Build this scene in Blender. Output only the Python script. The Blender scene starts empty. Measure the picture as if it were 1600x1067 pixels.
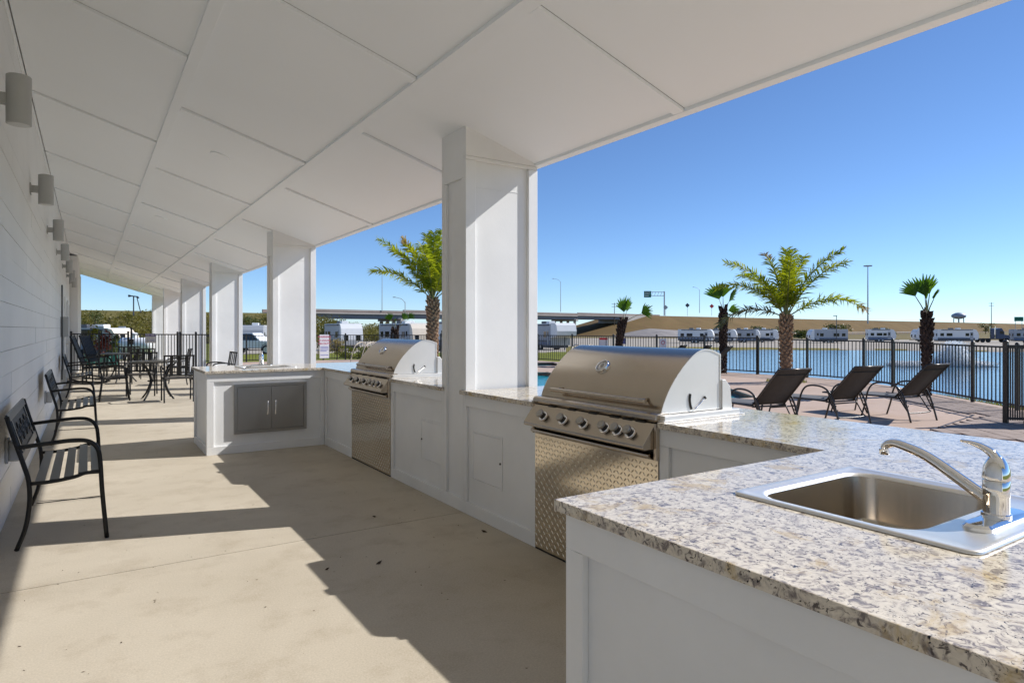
import bpy, math, random
from mathutils import Vector, Matrix, geometry
random.seed(7)
R = math.radians
scene = bpy.context.scene
C = scene.collection

# ------------------------------------------------------------------ camera
CAM_H = 1.37
cam_d = bpy.data.cameras.new("camera")
cam = bpy.data.objects.new("camera", cam_d)
C.objects.link(cam)
scene.camera = cam
cam_d.sensor_width = 36.0
cam_d.lens = 36.0 * 1010 / 1600
cam_d.shift_y = -19.5 / 1600
cam_d.clip_start = 0.05
cam_d.clip_end = 9000
YAW = math.atan2(662, 1010)
cam.location = (0, 0, CAM_H)
cam.rotation_euler = (math.pi / 2, 0, -YAW)

# ------------------------------------------------------------------ sky and sun
SUN = Vector((1.0, -0.328, 0.794)).normalized()
world = bpy.data.worlds.new("World")
scene.world = world
world.use_nodes = True
wn = world.node_tree
sky = wn.nodes.new("ShaderNodeTexSky")
sky.sky_type = 'NISHITA'
sky.sun_disc = False
sky.sun_elevation = math.asin(SUN.z)
sky.sun_rotation = math.atan2(SUN.x, SUN.y)
sky.air_density = 0.7
sky.dust_density = 0.0
sky.ozone_density = 7.0
wn.links.new(sky.outputs[0], wn.nodes["Background"].inputs[0])
wn.nodes["Background"].inputs[1].default_value = 0.089
sun_d = bpy.data.lights.new("sun", 'SUN')
sun_d.energy = 3.45
sun_d.angle = R(0.5)
sun_d.color = (1.0, 0.97, 0.93)
sun = bpy.data.objects.new("sun", sun_d)
C.objects.link(sun)
sun.location = (30, -10, 40)
sun.rotation_euler = (-SUN).to_track_quat('-Z', 'Y').to_euler()
scene.view_settings.view_transform = 'Standard'
scene.view_settings.look = 'None'
scene.view_settings.exposure = 0.76
scene.view_settings.gamma = 1.0
scene.view_settings.use_curve_mapping = False
scene.cycles.max_bounces = 10
scene.cycles.diffuse_bounces = 6

# ------------------------------------------------------------------ helpers
CY, SY = math.cos(YAW), math.sin(YAW)
def ray(px, d):                       # point on the ground plan seen at picture column px, d metres deep
    a = (px - 800) / 1010 * d
    return (a * CY + d * SY, -a * SY + d * CY)

class MB:
    def __init__(s): s.v, s.f, s.m = [], [], []
    def add(s, vs, fs, m=0):
        b = len(s.v); s.v += [tuple(x) for x in vs]
        for f in fs: s.f.append([b + i for i in f]); s.m.append(m)
        return s
    def box(s, x0, y0, z0, x1, y1, z1, m=0):
        return s.add([(x0,y0,z0),(x1,y0,z0),(x1,y1,z0),(x0,y1,z0),(x0,y0,z1),(x1,y0,z1),(x1,y1,z1),(x0,y1,z1)],
                     [(0,3,2,1),(4,5,6,7),(0,1,5,4),(1,2,6,5),(2,3,7,6),(3,0,4,7)], m)
    def obox(s, c, ax, ay, az, m=0):  # centre and three half-axes
        c, ax, ay, az = Vector(c), Vector(ax), Vector(ay), Vector(az)
        vs = [c + ax*i + ay*j + az*k for k in (-1,1) for i, j in ((-1,-1),(1,-1),(1,1),(-1,1))]
        return s.add(vs, [(0,3,2,1),(4,5,6,7),(0,1,5,4),(1,2,6,5),(2,3,7,6),(3,0,4,7)], m)
    def bar(s, p, q, w, t, up=(0,0,1), m=0):   # flat bar from p to q
        p, q = Vector(p), Vector(q); d = q - p; l = d.length; d.normalize()
        sd = d.cross(Vector(up))
        if sd.length < 1e-4: sd = d.cross(Vector((1,0,0)))
        sd.normalize(); u = sd.cross(d)
        return s.obox((p+q)/2, d*l/2, sd*w/2, u*t/2, m)
    def tube(s, pts, r, n=8, m=0, cap=True):
        pts = [Vector(p) for p in pts]; k = len(pts)
        rs = r if isinstance(r, (list, tuple)) else [r]*k
        t0 = (pts[1]-pts[0]).normalized()
        u = t0.cross(Vector((0,0,1)))
        if u.length < 1e-3: u = t0.cross(Vector((1,0,0)))
        u.normalize(); vs = []; prev = t0
        for i in range(k):
            if i == 0: t = t0
            elif i == k-1: t = (pts[i]-pts[i-1]).normalized()
            else: t = ((pts[i]-pts[i-1]).normalized() + (pts[i+1]-pts[i]).normalized()).normalized()
            q = prev.rotation_difference(t); u = (q @ u).normalized(); prev = t
            w = t.cross(u)
            for j in range(n):
                a = 2*math.pi*j/n
                vs.append(pts[i] + (u*math.cos(a) + w*math.sin(a))*rs[i])
        fs = [(i*n+j, i*n+(j+1) % n, (i+1)*n+(j+1) % n, (i+1)*n+j) for i in range(k-1) for j in range(n)]
        if cap: fs += [tuple(reversed(range(n))), tuple(range((k-1)*n, k*n))]
        return s.add(vs, fs, m)
    def prism(s, poly, fn, a, b, m=0):          # 2D poly -> fn(u,v,w) for w in (a,b)
        n = len(poly)
        vs = [fn(u, v, a) for u, v in poly] + [fn(u, v, b) for u, v in poly]
        fs = [tuple(range(n)), tuple(reversed(range(n, 2*n)))]
        fs += [(i, i+n, (i+1) % n + n, (i+1) % n) for i in range(n)]
        return s.add(vs, fs, m)
    def lathe(s, prof, n=16, M=None, m=0, cap=True):   # profile of (r, z)
        M = M or Matrix.Identity(4); vs = []
        for r, z in prof:
            for j in range(n):
                a = 2*math.pi*j/n
                vs.append(M @ Vector((r*math.cos(a), r*math.sin(a), z)))
        k = len(prof)
        fs = [(i*n+j, i*n+(j+1) % n, (i+1)*n+(j+1) % n, (i+1)*n+j) for i in range(k-1) for j in range(n)]
        if cap: fs += [tuple(reversed(range(n))), tuple(range((k-1)*n, k*n))]
        return s.add(vs, fs, m)
    def loops(s, loops, m=0, fill_last=True):
        n = len(loops[0]); vs = [p for l in loops for p in l]
        fs = [(i*n+j, i*n+(j+1) % n, (i+1)*n+(j+1) % n, (i+1)*n+j) for i in range(len(loops)-1) for j in range(n)]
        if fill_last: fs.append(tuple(range((len(loops)-1)*n, len(loops)*n)))
        return s.add(vs, fs, m)
    def slab(s, outer, holes, z0, z1, m=0):
        lp = [outer] + holes
        tri = geometry.tessellate_polygon([[Vector((x, y, 0)) for x, y in l] for l in lp])
        flat = [p for l in lp for p in l]; n = len(flat)
        vs = [(x, y, z1) for x, y in flat] + [(x, y, z0) for x, y in flat]; fs = []
        for a, b, c in tri:
            p, q, r = (Vector(flat[i]) for i in (a, b, c))
            if (q-p).cross(r-p) < 0: b, c = c, b
            fs += [(a, b, c), (a+n, c+n, b+n)]
        o = 0
        for k, l in enumerate(lp):
            ln = len(l)
            area = sum(l[i][0]*l[(i+1) % ln][1] - l[(i+1) % ln][0]*l[i][1] for i in range(ln))
            ccw = (area > 0) == (k == 0)
            for i in range(ln):
                j = (i+1) % ln
                q = (o+i+n, o+j+n, o+j, o+i)
                fs.append(q if ccw else tuple(reversed(q)))
            o += ln
        return s.add(vs, fs, m)
    def mesh(s, name, mats, smooth=False, origin=(0,0,0)):
        me = bpy.data.meshes.new(name)
        ox, oy, oz = origin
        me.from_pydata([(x-ox, y-oy, z-oz) for x, y, z in s.v], [], s.f)
        for mt in (mats if isinstance(mats, (list, tuple)) else [mats]): me.materials.append(mt)
        if any(s.m): me.polygons.foreach_set("material_index", s.m)
        if smooth: me.polygons.foreach_set("use_smooth", [True]*len(s.f))
        me.update()
        return me
    def build(s, name, mats, parent=None, smooth=False, origin=(0,0,0), bevel=0.0, edge=None):
        o = bpy.data.objects.new(name, s.mesh(name, mats, smooth, origin))
        C.objects.link(o)
        if parent is not None: o.parent = parent
        if bevel:
            b = o.modifiers.new("bevel", 'BEVEL'); b.width = bevel; b.segments = 2
            b.limit_method = 'ANGLE'; b.angle_limit = R(40)
        if edge:
            e = o.modifiers.new("edge", 'EDGE_SPLIT'); e.split_angle = R(edge)
        return o

def tag(o, label=None, cat=None, group=None, kind=None):
    if label: o["label"] = label
    if cat: o["category"] = cat
    if group: o["group"] = group
    if kind: o["kind"] = kind
    return o
def thing(name, label, cat, loc=(0,0,0), rz=0.0, group=None):
    o = bpy.data.objects.new(name, None); C.objects.link(o)
    o.empty_display_size = 0.2; o.location = loc; o.rotation_euler = (0, 0, rz)
    return tag(o, label, cat, group)
KIDS = {}
def copy_tree(o, parent=None):
    c = o.copy(); C.objects.link(c)
    if parent is not None: c.parent = parent
    for ch in [x for x in list(C.objects) if x.parent == o]: copy_tree(ch, c)
    return c
def place(proto, first, loc, rz, label=None, group=None):
    o = proto if first else copy_tree(proto)
    o.location = loc; o.rotation_euler = (0, 0, rz)
    if label: o["label"] = label
    if group: o["group"] = group
    return o
def inst(me, name, parent, loc=(0,0,0), rot=(0,0,0)):
    o = bpy.data.objects.new(name, me); C.objects.link(o); o.parent = parent
    o.location = loc; o.rotation_euler = rot
    return o
def smooth_path(pts, n=6):            # Catmull-Rom through the points
    P = [Vector(p) for p in pts]; P = [2*P[0]-P[1]] + P + [2*P[-1]-P[-2]]; out = []
    for i in range(1, len(P)-2):
        for k in range(n):
            t = k/n; a, b, c, d = P[i-1], P[i], P[i+1], P[i+2]
            out.append(0.5*((2*b) + (c-a)*t + (2*a-5*b+4*c-d)*t*t + (3*b-a-3*c+d)*t**3))
    out.append(P[-2]); return out
def rrect(x0, y0, x1, y1, r, z, k=6):
    out = []
    for cx, cy, a0 in ((x1-r, y0+r, -90), (x1-r, y1-r, 0), (x0+r, y1-r, 90), (x0+r, y0+r, 180)):
        for i in range(k+1):
            a = R(a0 + 90*i/k); out.append((cx+r*math.cos(a), cy+r*math.sin(a), z))
    return out

# ------------------------------------------------------------------ materials
def new_mat(name):
    m = bpy.data.materials.new(name); m.use_nodes = True
    return m, m.node_tree, m.node_tree.nodes["Principled BSDF"]
def N(nt, t, **kw):
    n = nt.nodes.new(t)
    for k, v in kw.items():
        if k in n.inputs: n.inputs[k].default_value = v
        else: setattr(n, k, v)
    return n
def coords(nt, kind="pos", scale=(1,1,1)):
    if kind == "pos": s = N(nt, "ShaderNodeNewGeometry").outputs["Position"]
    else: s = N(nt, "ShaderNodeTexCoord").outputs["Object"]
    mp = N(nt, "ShaderNodeMapping"); mp.inputs["Scale"].default_value = scale
    nt.links.new(s, mp.inputs[0]); return mp.outputs[0]
def noise(nt, vec, scale, detail=4, rough=.55, dist=0):
    n = N(nt, "ShaderNodeTexNoise", Scale=scale, Detail=detail, Roughness=rough, Distortion=dist)
    nt.links.new(vec, n.inputs["Vector"]); return n.outputs["Fac"]
def ramp(nt, fac, stops):
    r = N(nt, "ShaderNodeValToRGB"); e = r.color_ramp.elements
    while len(e) < len(stops): e.new(.5)
    for i, (p, c) in enumerate(stops):
        e[i].position = p; e[i].color = (*c, 1) if len(c) == 3 else c
    nt.links.new(fac, r.inputs[0]); return r.outputs[0]
def mixc(nt, fac, a, b, blend='MIX'):
    m = N(nt, "ShaderNodeMix", data_type='RGBA', blend_type=blend)
    for sock, v in ((m.inputs[0], fac), (m.inputs[6], a), (m.inputs[7], b)):
        if hasattr(v, "links") or hasattr(v, "is_output"): nt.links.new(v, sock)
        else: sock.default_value = (*v, 1) if isinstance(v, tuple) and len(v) == 3 else v
    return m.outputs[2]
def bump(nt, b, fac, strength, dist=.01):
    n = N(nt, "ShaderNodeBump", Strength=strength, Distance=dist)
    nt.links.new(fac, n.inputs["Height"]); nt.links.new(n.outputs[0], b.inputs["Normal"])
def mat(name, col, rough=.5, metal=0., var=.12, scale=3., kind="pos", bmp=0., bscale=60., spec=.5, stretch=(1,1,1), detail=5):
    m, nt, b = new_mat(name)
    v = coords(nt, kind, stretch)
    f = noise(nt, v, scale, detail)
    lo = tuple(max(0, c*(1-var)) for c in col); hi = tuple(min(1, c*(1+var)) for c in col)
    nt.links.new(ramp(nt, f, [(.3, lo), (.7, hi)]), b.inputs["Base Color"])
    b.inputs["Roughness"].default_value = rough; b.inputs["Metallic"].default_value = metal
    b.inputs["Specular IOR Level"].default_value = spec
    if bmp: bump(nt, b, noise(nt, v, bscale, 4), bmp, .003)
    return m
def steel(name, col, rough, stretch, bmp=.08):
    m, nt, b = new_mat(name)
    v = coords(nt, "obj", stretch); f = noise(nt, v, 1.0, 3, .6)
    big = noise(nt, coords(nt, "obj"), 3.0, 3)
    nt.links.new(ramp(nt, big, [(.3, tuple(c*.93 for c in col)), (.7, col)]), b.inputs["Base Color"])
    b.inputs["Metallic"].default_value = 1.0
    rr = N(nt, "ShaderNodeMapRange"); rr.inputs[3].default_value = rough*.8; rr.inputs[4].default_value = rough*1.25
    nt.links.new(f, rr.inputs[0]); nt.links.new(rr.outputs[0], b.inputs["Roughness"])
    bump(nt, b, f, bmp, .001)
    return m

M = {}
M["white"] = mat("white_paint", (.81,.815,.812), .45, var=.05, scale=2.2, bmp=.16, bscale=70, detail=8)
M["wall_white"] = mat("wall_board_paint", (.735,.738,.735), .5, var=.05, scale=.9, bmp=.2, bscale=60)
M["ceiling"] = mat("ceiling_paint", (.88,.91,.935), .55, var=.02, scale=.5, bmp=.05, bscale=25)
M["gap"] = mat("joint_shadow_grey", (.16,.16,.158), .8, var=.1)
M["groove_shade"] = mat("groove_shade_grey", (.30,.30,.295), .7, var=.05)  # groove shade painted on the ceiling panel edges; no separate trim there
M["fixture"] = mat("grey_fixture_paint", (.43,.435,.435), .45, var=.04)
M["fixture_lens"] = mat("frosted_lens", (.55,.55,.53), .3, var=.03)
M["steel"] = steel("brushed_steel", (.57,.49,.395), .21, (60, 3, 60))  # brown tint puts the sunlit floor's reflection into the steel colour
M["steel_side"] = steel("sunlit_steel_side", (.80,.78,.74), .42, (4, 4, 4), .06)  # sunlight on the lid ends put into a paler, less metallic steel
M["steel_side"].node_tree.nodes["Principled BSDF"].inputs["Metallic"].default_value = .55
M["steel_door"] = steel("brushed_steel_door", (.42,.41,.395), .30, (3, 60, 200))
M["sink_steel"] = steel("sink_steel", (.56,.49,.40), .19, (3, 60, 4), .015)  # basin base browned to hold the dim ceiling it reflects
M["sink_steel"].node_tree.nodes["Principled BSDF"].inputs["Metallic"].default_value = 1.0
M["sink_rim"] = steel("sink_rim_steel", (.86,.845,.815), .34, (40, 3, 3), .01)  # paler, less metallic copy with the sun glare in its colour
M["sink_rim"].node_tree.nodes["Principled BSDF"].inputs["Metallic"].default_value = .75
M["plate"] = steel("tread_plate_steel", (.72,.65,.54), .13, (8, 8, 8), .03)
M["chrome"] = mat("chrome", (.82,.82,.82), .05, 1.0, var=.01)
M["dark_knob"] = mat("dark_recess", (.015,.014,.013), .5, var=.1)
M["knob"] = steel("knob_steel", (.42,.40,.37), .28, (30, 30, 30))
M["dial"] = mat("dial_face", (.45,.44,.42), .25, .6, var=.05)
M["black"] = mat("black_metal", (.011,.011,.011), .48, .0, spec=.3, var=.2, scale=8, bmp=.1, bscale=200)
M["bench_slat"] = mat("bench_slat_paint", (.022,.022,.021), .32, .0, var=.2, scale=6)
M["brown_metal"] = mat("bronze_grey_tube", (.05,.045,.042), .3, .4, var=.15)
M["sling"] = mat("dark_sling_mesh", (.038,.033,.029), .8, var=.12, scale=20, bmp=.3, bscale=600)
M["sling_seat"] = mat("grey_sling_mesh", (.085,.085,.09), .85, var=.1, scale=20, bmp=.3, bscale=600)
M["fence"] = mat("black_fence_paint", (.012,.012,.013), .35, var=.2, scale=4)
M["leaf_dry"] = mat("dry_leaf", (.05,.03,.015), .8, var=.3, scale=30)
M["rv_white"] = mat("rv_white_gelcoat", (.78,.78,.77), .3, var=.03)
M["rv_grey"] = mat("rv_grey_paint_and_shade", (.38,.40,.43), .35, var=.05)  # puts the shade on trailer sides into the body colour; doors share it
M["rv_cream"] = mat("rv_cream_gelcoat", (.70,.62,.52), .35, var=.04)
M["rv_stripe"] = mat("rv_dark_graphics", (.06,.065,.08), .4, var=.1)
M["rv_blue"] = mat("rv_blue_graphics", (.12,.17,.28), .4, var=.1)
M["glass_dark"] = mat("dark_window_glass", (.012,.014,.017), .06, var=.1)
M["rubber"] = mat("tyre_rubber", (.018,.018,.018), .85, var=.2, scale=10)
M["rim"] = mat("wheel_rim_metal", (.45,.45,.46), .3, .9, var=.05)
M["truck_blue"] = mat("navy_truck_paint", (.02,.04,.10), .25, var=.05)
M["galv"] = mat("galvanised_steel", (.42,.43,.44), .45, .5, var=.08)
M["road_sign"] = mat("highway_sign_green", (.0,.16,.10), .5, var=.05)
M["sign_white"] = mat("sign_white", (.78,.78,.80), .5, var=.02)
M["sign_purple"] = mat("sign_purple", (.17,.14,.38), .5, var=.04)
M["sign_red"] = mat("sign_red", (.55,.07,.14), .5, var=.04)
M["sign_blue"] = mat("sign_blue", (.18,.20,.50), .5, var=.04)
M["sign_orange"] = mat("sign_orange_red", (.75,.06,.05), .5, var=.04)
M["bridge"] = mat("bridge_concrete", (.40,.375,.35), .85, var=.12, scale=.2)
M["bridge_beam"] = mat("bridge_girder", (.20,.215,.24), .8, var=.08, scale=.1)
M["bridge_rail"] = mat("bridge_rail_stained", (.25,.19,.165), .85, var=.12, scale=.2)
M["trunk"] = mat("palm_trunk_fibre", (.22,.14,.09), .95, var=.45, scale=12, bmp=.8, bscale=40)
M["shag"] = mat("dark_shaggy_fibre", (.06,.036,.026), .95, var=.5, scale=14, bmp=.8, bscale=40)
M["boot"] = mat("palm_leaf_base", (.34,.215,.125), .9, var=.4, scale=9, bmp=.5, bscale=50)
M["bark"] = mat("shrub_bark", (.12,.09,.06), .9, var=.3, scale=10)
M["teal_pot"] = mat("teal_glazed_pot", (.02,.14,.12), .25, var=.15)
M["tank_white"] = mat("tank_white_paint", (.80,.80,.80), .35, var=.02)
M["tank_blue"] = mat("tank_blue_paint", (.10,.22,.45), .4, var=.05)
M["tan_rail"] = mat("tan_pipe", (.42,.36,.28), .4, .2, var=.06)
M["tower"] = mat("water_tower_paint", (.34,.39,.46), .5, var=.05)
M["tile_teal"] = mat("pool_tile", (.03,.12,.14), .2, var=.3, scale=12)
M["foam"] = mat("water_spray", (.86,.88,.90), .6, var=.05)

def leafmat(name, a, b, trans=.45, scale=3.0):
    m, nt, bs = new_mat(name)
    f = noise(nt, coords(nt, "pos"), scale, 3)
    col = ramp(nt, f, [(.3, a), (.7, b)])
    nt.links.new(col, bs.inputs["Base Color"]); bs.inputs["Roughness"].default_value = .45
    bs.inputs["Specular IOR Level"].default_value = .3
    tr = N(nt, "ShaderNodeBsdfTranslucent"); mx = N(nt, "ShaderNodeMixShader"); mx.inputs[0].default_value = trans
    c2 = mixc(nt, 1.0, col, (1.6, 1.5, .55), 'MULTIPLY')
    nt.links.new(c2, tr.inputs[0])
    nt.links.new(bs.outputs[0], mx.inputs[1]); nt.links.new(tr.outputs[0], mx.inputs[2])
    nt.links.new(mx.outputs[0], nt.nodes["Material Output"].inputs[0])
    return m
M["frond"] = leafmat("palm_frond_green", (.14,.20,.012), (.33,.36,.022), .5, 2.0)
M["frond_old"] = leafmat("palm_frond_grey_green", (.08,.10,.06), (.14,.14,.07), .3, 2.0)
M["frond_tip"] = leafmat("palm_frond_tan", (.22,.15,.05), (.30,.22,.06), .3, 4.0)
M["fan"] = leafmat("fan_leaf_green", (.05,.12,.015), (.09,.19,.02), .4, 3.0)
M["rachis"] = mat("palm_stalk", (.20,.19,.05), .5, var=.2, scale=8)
M["scrub"] = leafmat("scrub_leaf", (.085,.085,.02), (.20,.18,.045), .3, .35)
M["tree_leaf"] = leafmat("tree_leaf", (.035,.055,.014), (.08,.10,.028), .25, .8)
M["shrub_lime"] = leafmat("lime_shrub_leaf", (.10,.13,.02), (.20,.20,.04), .35, 2.0)
M["red_leaf"] = leafmat("dark_red_leaf", (.07,.012,.012), (.14,.03,.02), .3, 5.0)
M["pampas"] = leafmat("tan_grass_blade", (.22,.17,.08), (.34,.27,.13), .3, 5.0)

def concrete(name, lo, hi, stain, sc=1.0, rough=.7):
    m, nt, b = new_mat(name); v = coords(nt)
    big = noise(nt, v, .55*sc, 6, .6, .4); mid = noise(nt, v, 3.2*sc, 6, .65); fine = noise(nt, v, 120*sc, 3, .7)
    c = ramp(nt, big, [(.32, lo), (.68, hi)])
    c = mixc(nt, ramp(nt, mid, [(.50, (0,0,0)), (.72, (.7,.7,.7))]), c, stain)
    c = mixc(nt, .30, c, ramp(nt, fine, [(.3, tuple(x*.72 for x in lo)), (.7, tuple(min(1, x*1.2) for x in hi))]))
    nt.links.new(c, b.inputs["Base Color"]); b.inputs["Roughness"].default_value = rough
    b.inputs["Specular IOR Level"].default_value = .3
    mb = N(nt, "ShaderNodeMath", operation='ADD'); nt.links.new(fine, mb.inputs[0]); nt.links.new(mid, mb.inputs[1])
    bump(nt, b, mb.outputs[0], .12, .004)
    return m
M["floor"] = concrete("patio_concrete", (.405,.352,.272), (.58,.517,.418), (.32,.26,.185))
M["deck"] = concrete("pool_deck_concrete", (.44,.325,.255), (.52,.39,.31), (.40,.28,.20), 1.3, .8)
M["paver"] = concrete("deck_paver", (.30,.235,.20), (.40,.32,.27), (.24,.19,.16), 2.0, .85)
M["gravel"] = concrete("gravel_lot", (.34,.30,.25), (.43,.385,.32), (.28,.24,.19), .15, .95)
M["apron"] = concrete("concrete_apron", (.22,.20,.19), (.29,.265,.25), (.19,.17,.16), .1, .9)

def granite():
    m, nt, b = new_mat("granite"); v = coords(nt)
    wv = noise(nt, v, 8, 4, .6, 1.2)
    n1 = noise(nt, v, 44, 7, .62, 1.1)
    n2 = noise(nt, v, 78, 6, .62, .9)
    sp = noise(nt, v, 62, 5, .6, 1.6)
    gold = noise(nt, v, 6.5, 6, .66, .6)
    c = ramp(nt, n1, [(.34, (.17,.145,.135)), (.43, (.34,.295,.255)), (.49, (.59,.525,.43)), (.66, (.74,.67,.555))])
    c = mixc(nt, ramp(nt, wv, [(.46, (0,0,0)), (.68, (.55,.55,.55))]), c, (.66,.60,.50))
    c = mixc(nt, ramp(nt, gold, [(.55, (0,0,0)), (.66, (.7,.7,.7))]), c, (.50,.35,.12))
    c = mixc(nt, ramp(nt, n2, [(.355, (.92,.92,.92)), (.415, (0,0,0))]), c, (.08,.064,.058))
    c = mixc(nt, ramp(nt, sp, [(.335, (1,1,1)), (.375, (0,0,0))]), c, (.012,.010,.011))
    nt.links.new(c, b.inputs["Base Color"])
    b.inputs["Roughness"].default_value = .10; b.inputs["Specular IOR Level"].default_value = .45
    bump(nt, b, noise(nt, v, 14, 3), .02, .002)
    return m
M["granite"] = granite()

def ground_mat(name, a, b_, c_, sc):
    m, nt, b = new_mat(name); v = coords(nt)
    col = ramp(nt, noise(nt, v, sc, 6, .6, .3), [(.3, a), (.7, b_)])
    col = mixc(nt, ramp(nt, noise(nt, v, sc*14, 4), [(.4, (0,0,0)), (.7, (.7,.7,.7))]), col, c_)
    nt.links.new(col, b.inputs["Base Color"]); b.inputs["Roughness"].default_value = .95
    b.inputs["Specular IOR Level"].default_value = .1
    bump(nt, b, noise(nt, v, sc*30, 4), .6, .05)
    return m
M["lawn"] = ground_mat("lawn_grass", (.10,.14,.018), (.19,.20,.03), (.24,.22,.05), .35)
M["bank_grass"] = ground_mat("bank_grass", (.13,.14,.03), (.24,.20,.06), (.30,.22,.09), .3)
M["dry_grass"] = ground_mat("dry_embankment_grass", (.135,.085,.042), (.205,.13,.062), (.15,.125,.045), .08)
M["olive_bank"] = ground_mat("olive_bank_grass", (.13,.115,.04), (.19,.15,.06), (.10,.10,.03), .12)
M["field"] = ground_mat("dry_field", (.16,.13,.06), (.25,.19,.09), (.13,.12,.05), .03)

def water(name, col, scale, rough, strength):
    m, nt, b = new_mat(name); v = coords(nt)
    b.inputs["Base Color"].default_value = (*col, 1); b.inputs["Roughness"].default_value = rough
    b.inputs["IOR"].default_value = 1.33
    bump(nt, b, noise(nt, v, scale, 4, .6, .5), strength, .12)
    return m
M["lake"] = water("lake_water", (.07,.15,.22), .8, .14, .28)
M["pool"] = water("pool_water", (.01,.33,.42), 3.0, .04, .25)
M["pool_dark"] = water("spa_water", (.01,.16,.22), 6.0, .05, .5)

# ================================================================== THE SETTING
DECK_Z = -0.012
LAKE_Z = -2.05
lake_pts = [ray(p, d) for p, d in ((1015,62),(1050,90),(1110,104),(1200,106),(1300,104),(1400,101),(1500,98),(1620,94),(1800,90),
            (1900,70),(1900,30),(1800,17.5),(1600,14.6),(1520,15.6),(1390,18.6),(1260,22),(1130,25),(1060,38))]
def sd_poly(x, y, P):
    best = 1e9; ins = False; n = len(P)
    for i in range(n):
        ax, ay = P[i]; bx, by = P[(i+1) % n]
        dx, dy = bx-ax, by-ay
        t = max(0, min(1, ((x-ax)*dx + (y-ay)*dy)/(dx*dx+dy*dy)))
        best = min(best, (x-ax-dx*t)**2 + (y-ay-dy*t)**2)
        if (ay > y) != (by > y) and x < (bx-ax)*(y-ay)/(by-ay)+ax: ins = not ins
    return (-1 if ins else 1)*math.sqrt(best)
def base_h(d): return -.14 - .017*max(0, min(d, 122)-20)
def ground_h(x, y, lake=True):
    d = math.hypot(x, y); h = base_h(d)
    if lake and 10 < d < 125 and x > 10:
        s = sd_poly(x, y, lake_pts)
        t = max(0, min(1, (2.2-s)/4.5)); t = t*t*(3-2*t)
        h = h*(1-t) + (-3.0)*t
    return h
angs = []; a = -180.0
while a < 180:
    angs.append(a); a += .35 if -42 < a < 45 else 4
rads = [0, 6, 12, 16] + [18*1.036**i for i in range(150) if 18*1.036**i < 3600] + [4200]
g = MB()
for r in rads:
    for an in angs:
        t = YAW + R(an); x, y = r*math.sin(t), r*math.cos(t)
        g.v.append((x, y, ground_h(x, y)))
na = len(angs)
for i in range(len(rads)-1):
    rm = (rads[i]+rads[i+1])/2
    for j in range(na):
        k = (j+1) % na
        g.f.append([i*na+j, i*na+k, (i+1)*na+k, (i+1)*na+j])
        an = angs[j]; px = 800 + 1010*math.tan(R(an)) if abs(an) < 60 else -9999
        if rm > 230: mi = 3
        elif px > 880: mi = 1 if rm < 119 + 4*math.sin(an*1.3) else 2
        else: mi = 0 if (rm < 62 + 3*math.sin(an*2) or px < 330) else 2
        g.m.append(mi)
go = g.build("ground", [M["lawn"], M["bank_grass"], M["gravel"], M["field"]], smooth=True); tag(go, kind="structure")
w = MB(); w.slab([(ray(960, 120)), ray(1950, 112), ray(1950, 13), ray(1600, 13), ray(1100, 22), ray(980, 50)], [], LAKE_Z-.02, LAKE_Z)
tag(w.build("lake_water", M["lake"]), kind="structure")

# pool deck with the two pools cut out
deck_outer = [(3.3,-6),(9,-6),(12.0,2.9),(12.5,3.45),(13.3,4.4),(14.1,5.35),(15.1,6.62),(16.17,7.88),(16.86,8.95),(17.26,10.8),(17.2,12.4),(16.5,23.1),(9.75,28.65),(3.3,28.75)]
pool_a = [(5.2,8.3),(11.2,7.95),(12.55,9.75),(12.2,16.5),(11.0,17.3),(5.2,17.4)]
pool_b = [(12.6,19.5),(14.9,18.8),(16.0,21.2),(13.2,22.3)]
d = MB(); d.slab(deck_outer, [pool_a, pool_b], DECK_Z-.11, DECK_Z)
tag(d.build("pool_deck", M["deck"]), kind="structure")
for P, nm, z in ((pool_a, "pool_water", -.10), (pool_b, "spa_water", -.09)):
    q = MB(); q.slab(P, [], z-.02, z)
    tag(q.build(nm, M["pool"] if nm == "pool_water" else M["pool_dark"]), kind="structure")
    q = MB(); n = len(P); cx = sum(p[0] for p in P)/n; cy = sum(p[1] for p in P)/n
    for i in range(n):
        a, b = P[i], P[(i+1) % n]
        q.bar((a[0], a[1], DECK_Z+.012), (b[0], b[1], DECK_Z+.012), .30, .03)
    tag(q.build("pool_coping", M["deck"], bevel=.006), kind="structure")
# pavers along the lake fence
pv = bpy.data.objects.new("paver_path", None); C.objects.link(pv); tag(pv, kind="structure")
path_poly = [(9.4,4.20),(11.83,4.59),(12.5,5.47),(14.2,7.6),(15.0,7.2),(13.9,5.5),(12.6,3.9),(11.6,2.7),(10.2,2.4),(9.2,3.3)]
ang = math.atan2(-.77, -.64); pu = Vector((math.cos(ang), math.sin(ang))); pw = Vector((-pu.y, pu.x)); pm = MB()
paver_me = MB().box(-.197,-.097,0,.197,.097,.05).mesh("paver", M["paver"])
cnt = 0
for j in range(-20, 21):
    for i in range(-14, 15):
        c = Vector((12.2, 4.6)) + pu*((i + .5*(j % 2))*.41) + pw*(j*.205)
        if sd_poly(c.x, c.y, path_poly) < -.08 and cnt < 300:
            o = inst(paver_me, "paver", pv, (c.x, c.y, DECK_Z-.034 + random.uniform(-.002,.002)), (0, 0, ang + random.uniform(-.01,.01))); cnt += 1
q = MB()
for a, b in (((9.6,4.24),(11.83,4.59)), ((11.83,4.59),(13.6,6.9))):
    q.bar((a[0],a[1],DECK_Z+.004), (b[0],b[1],DECK_Z+.004), .018, .012)
tag(q.build("deck_joint", M["rv_stripe"], pv), kind="stuff")

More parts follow.
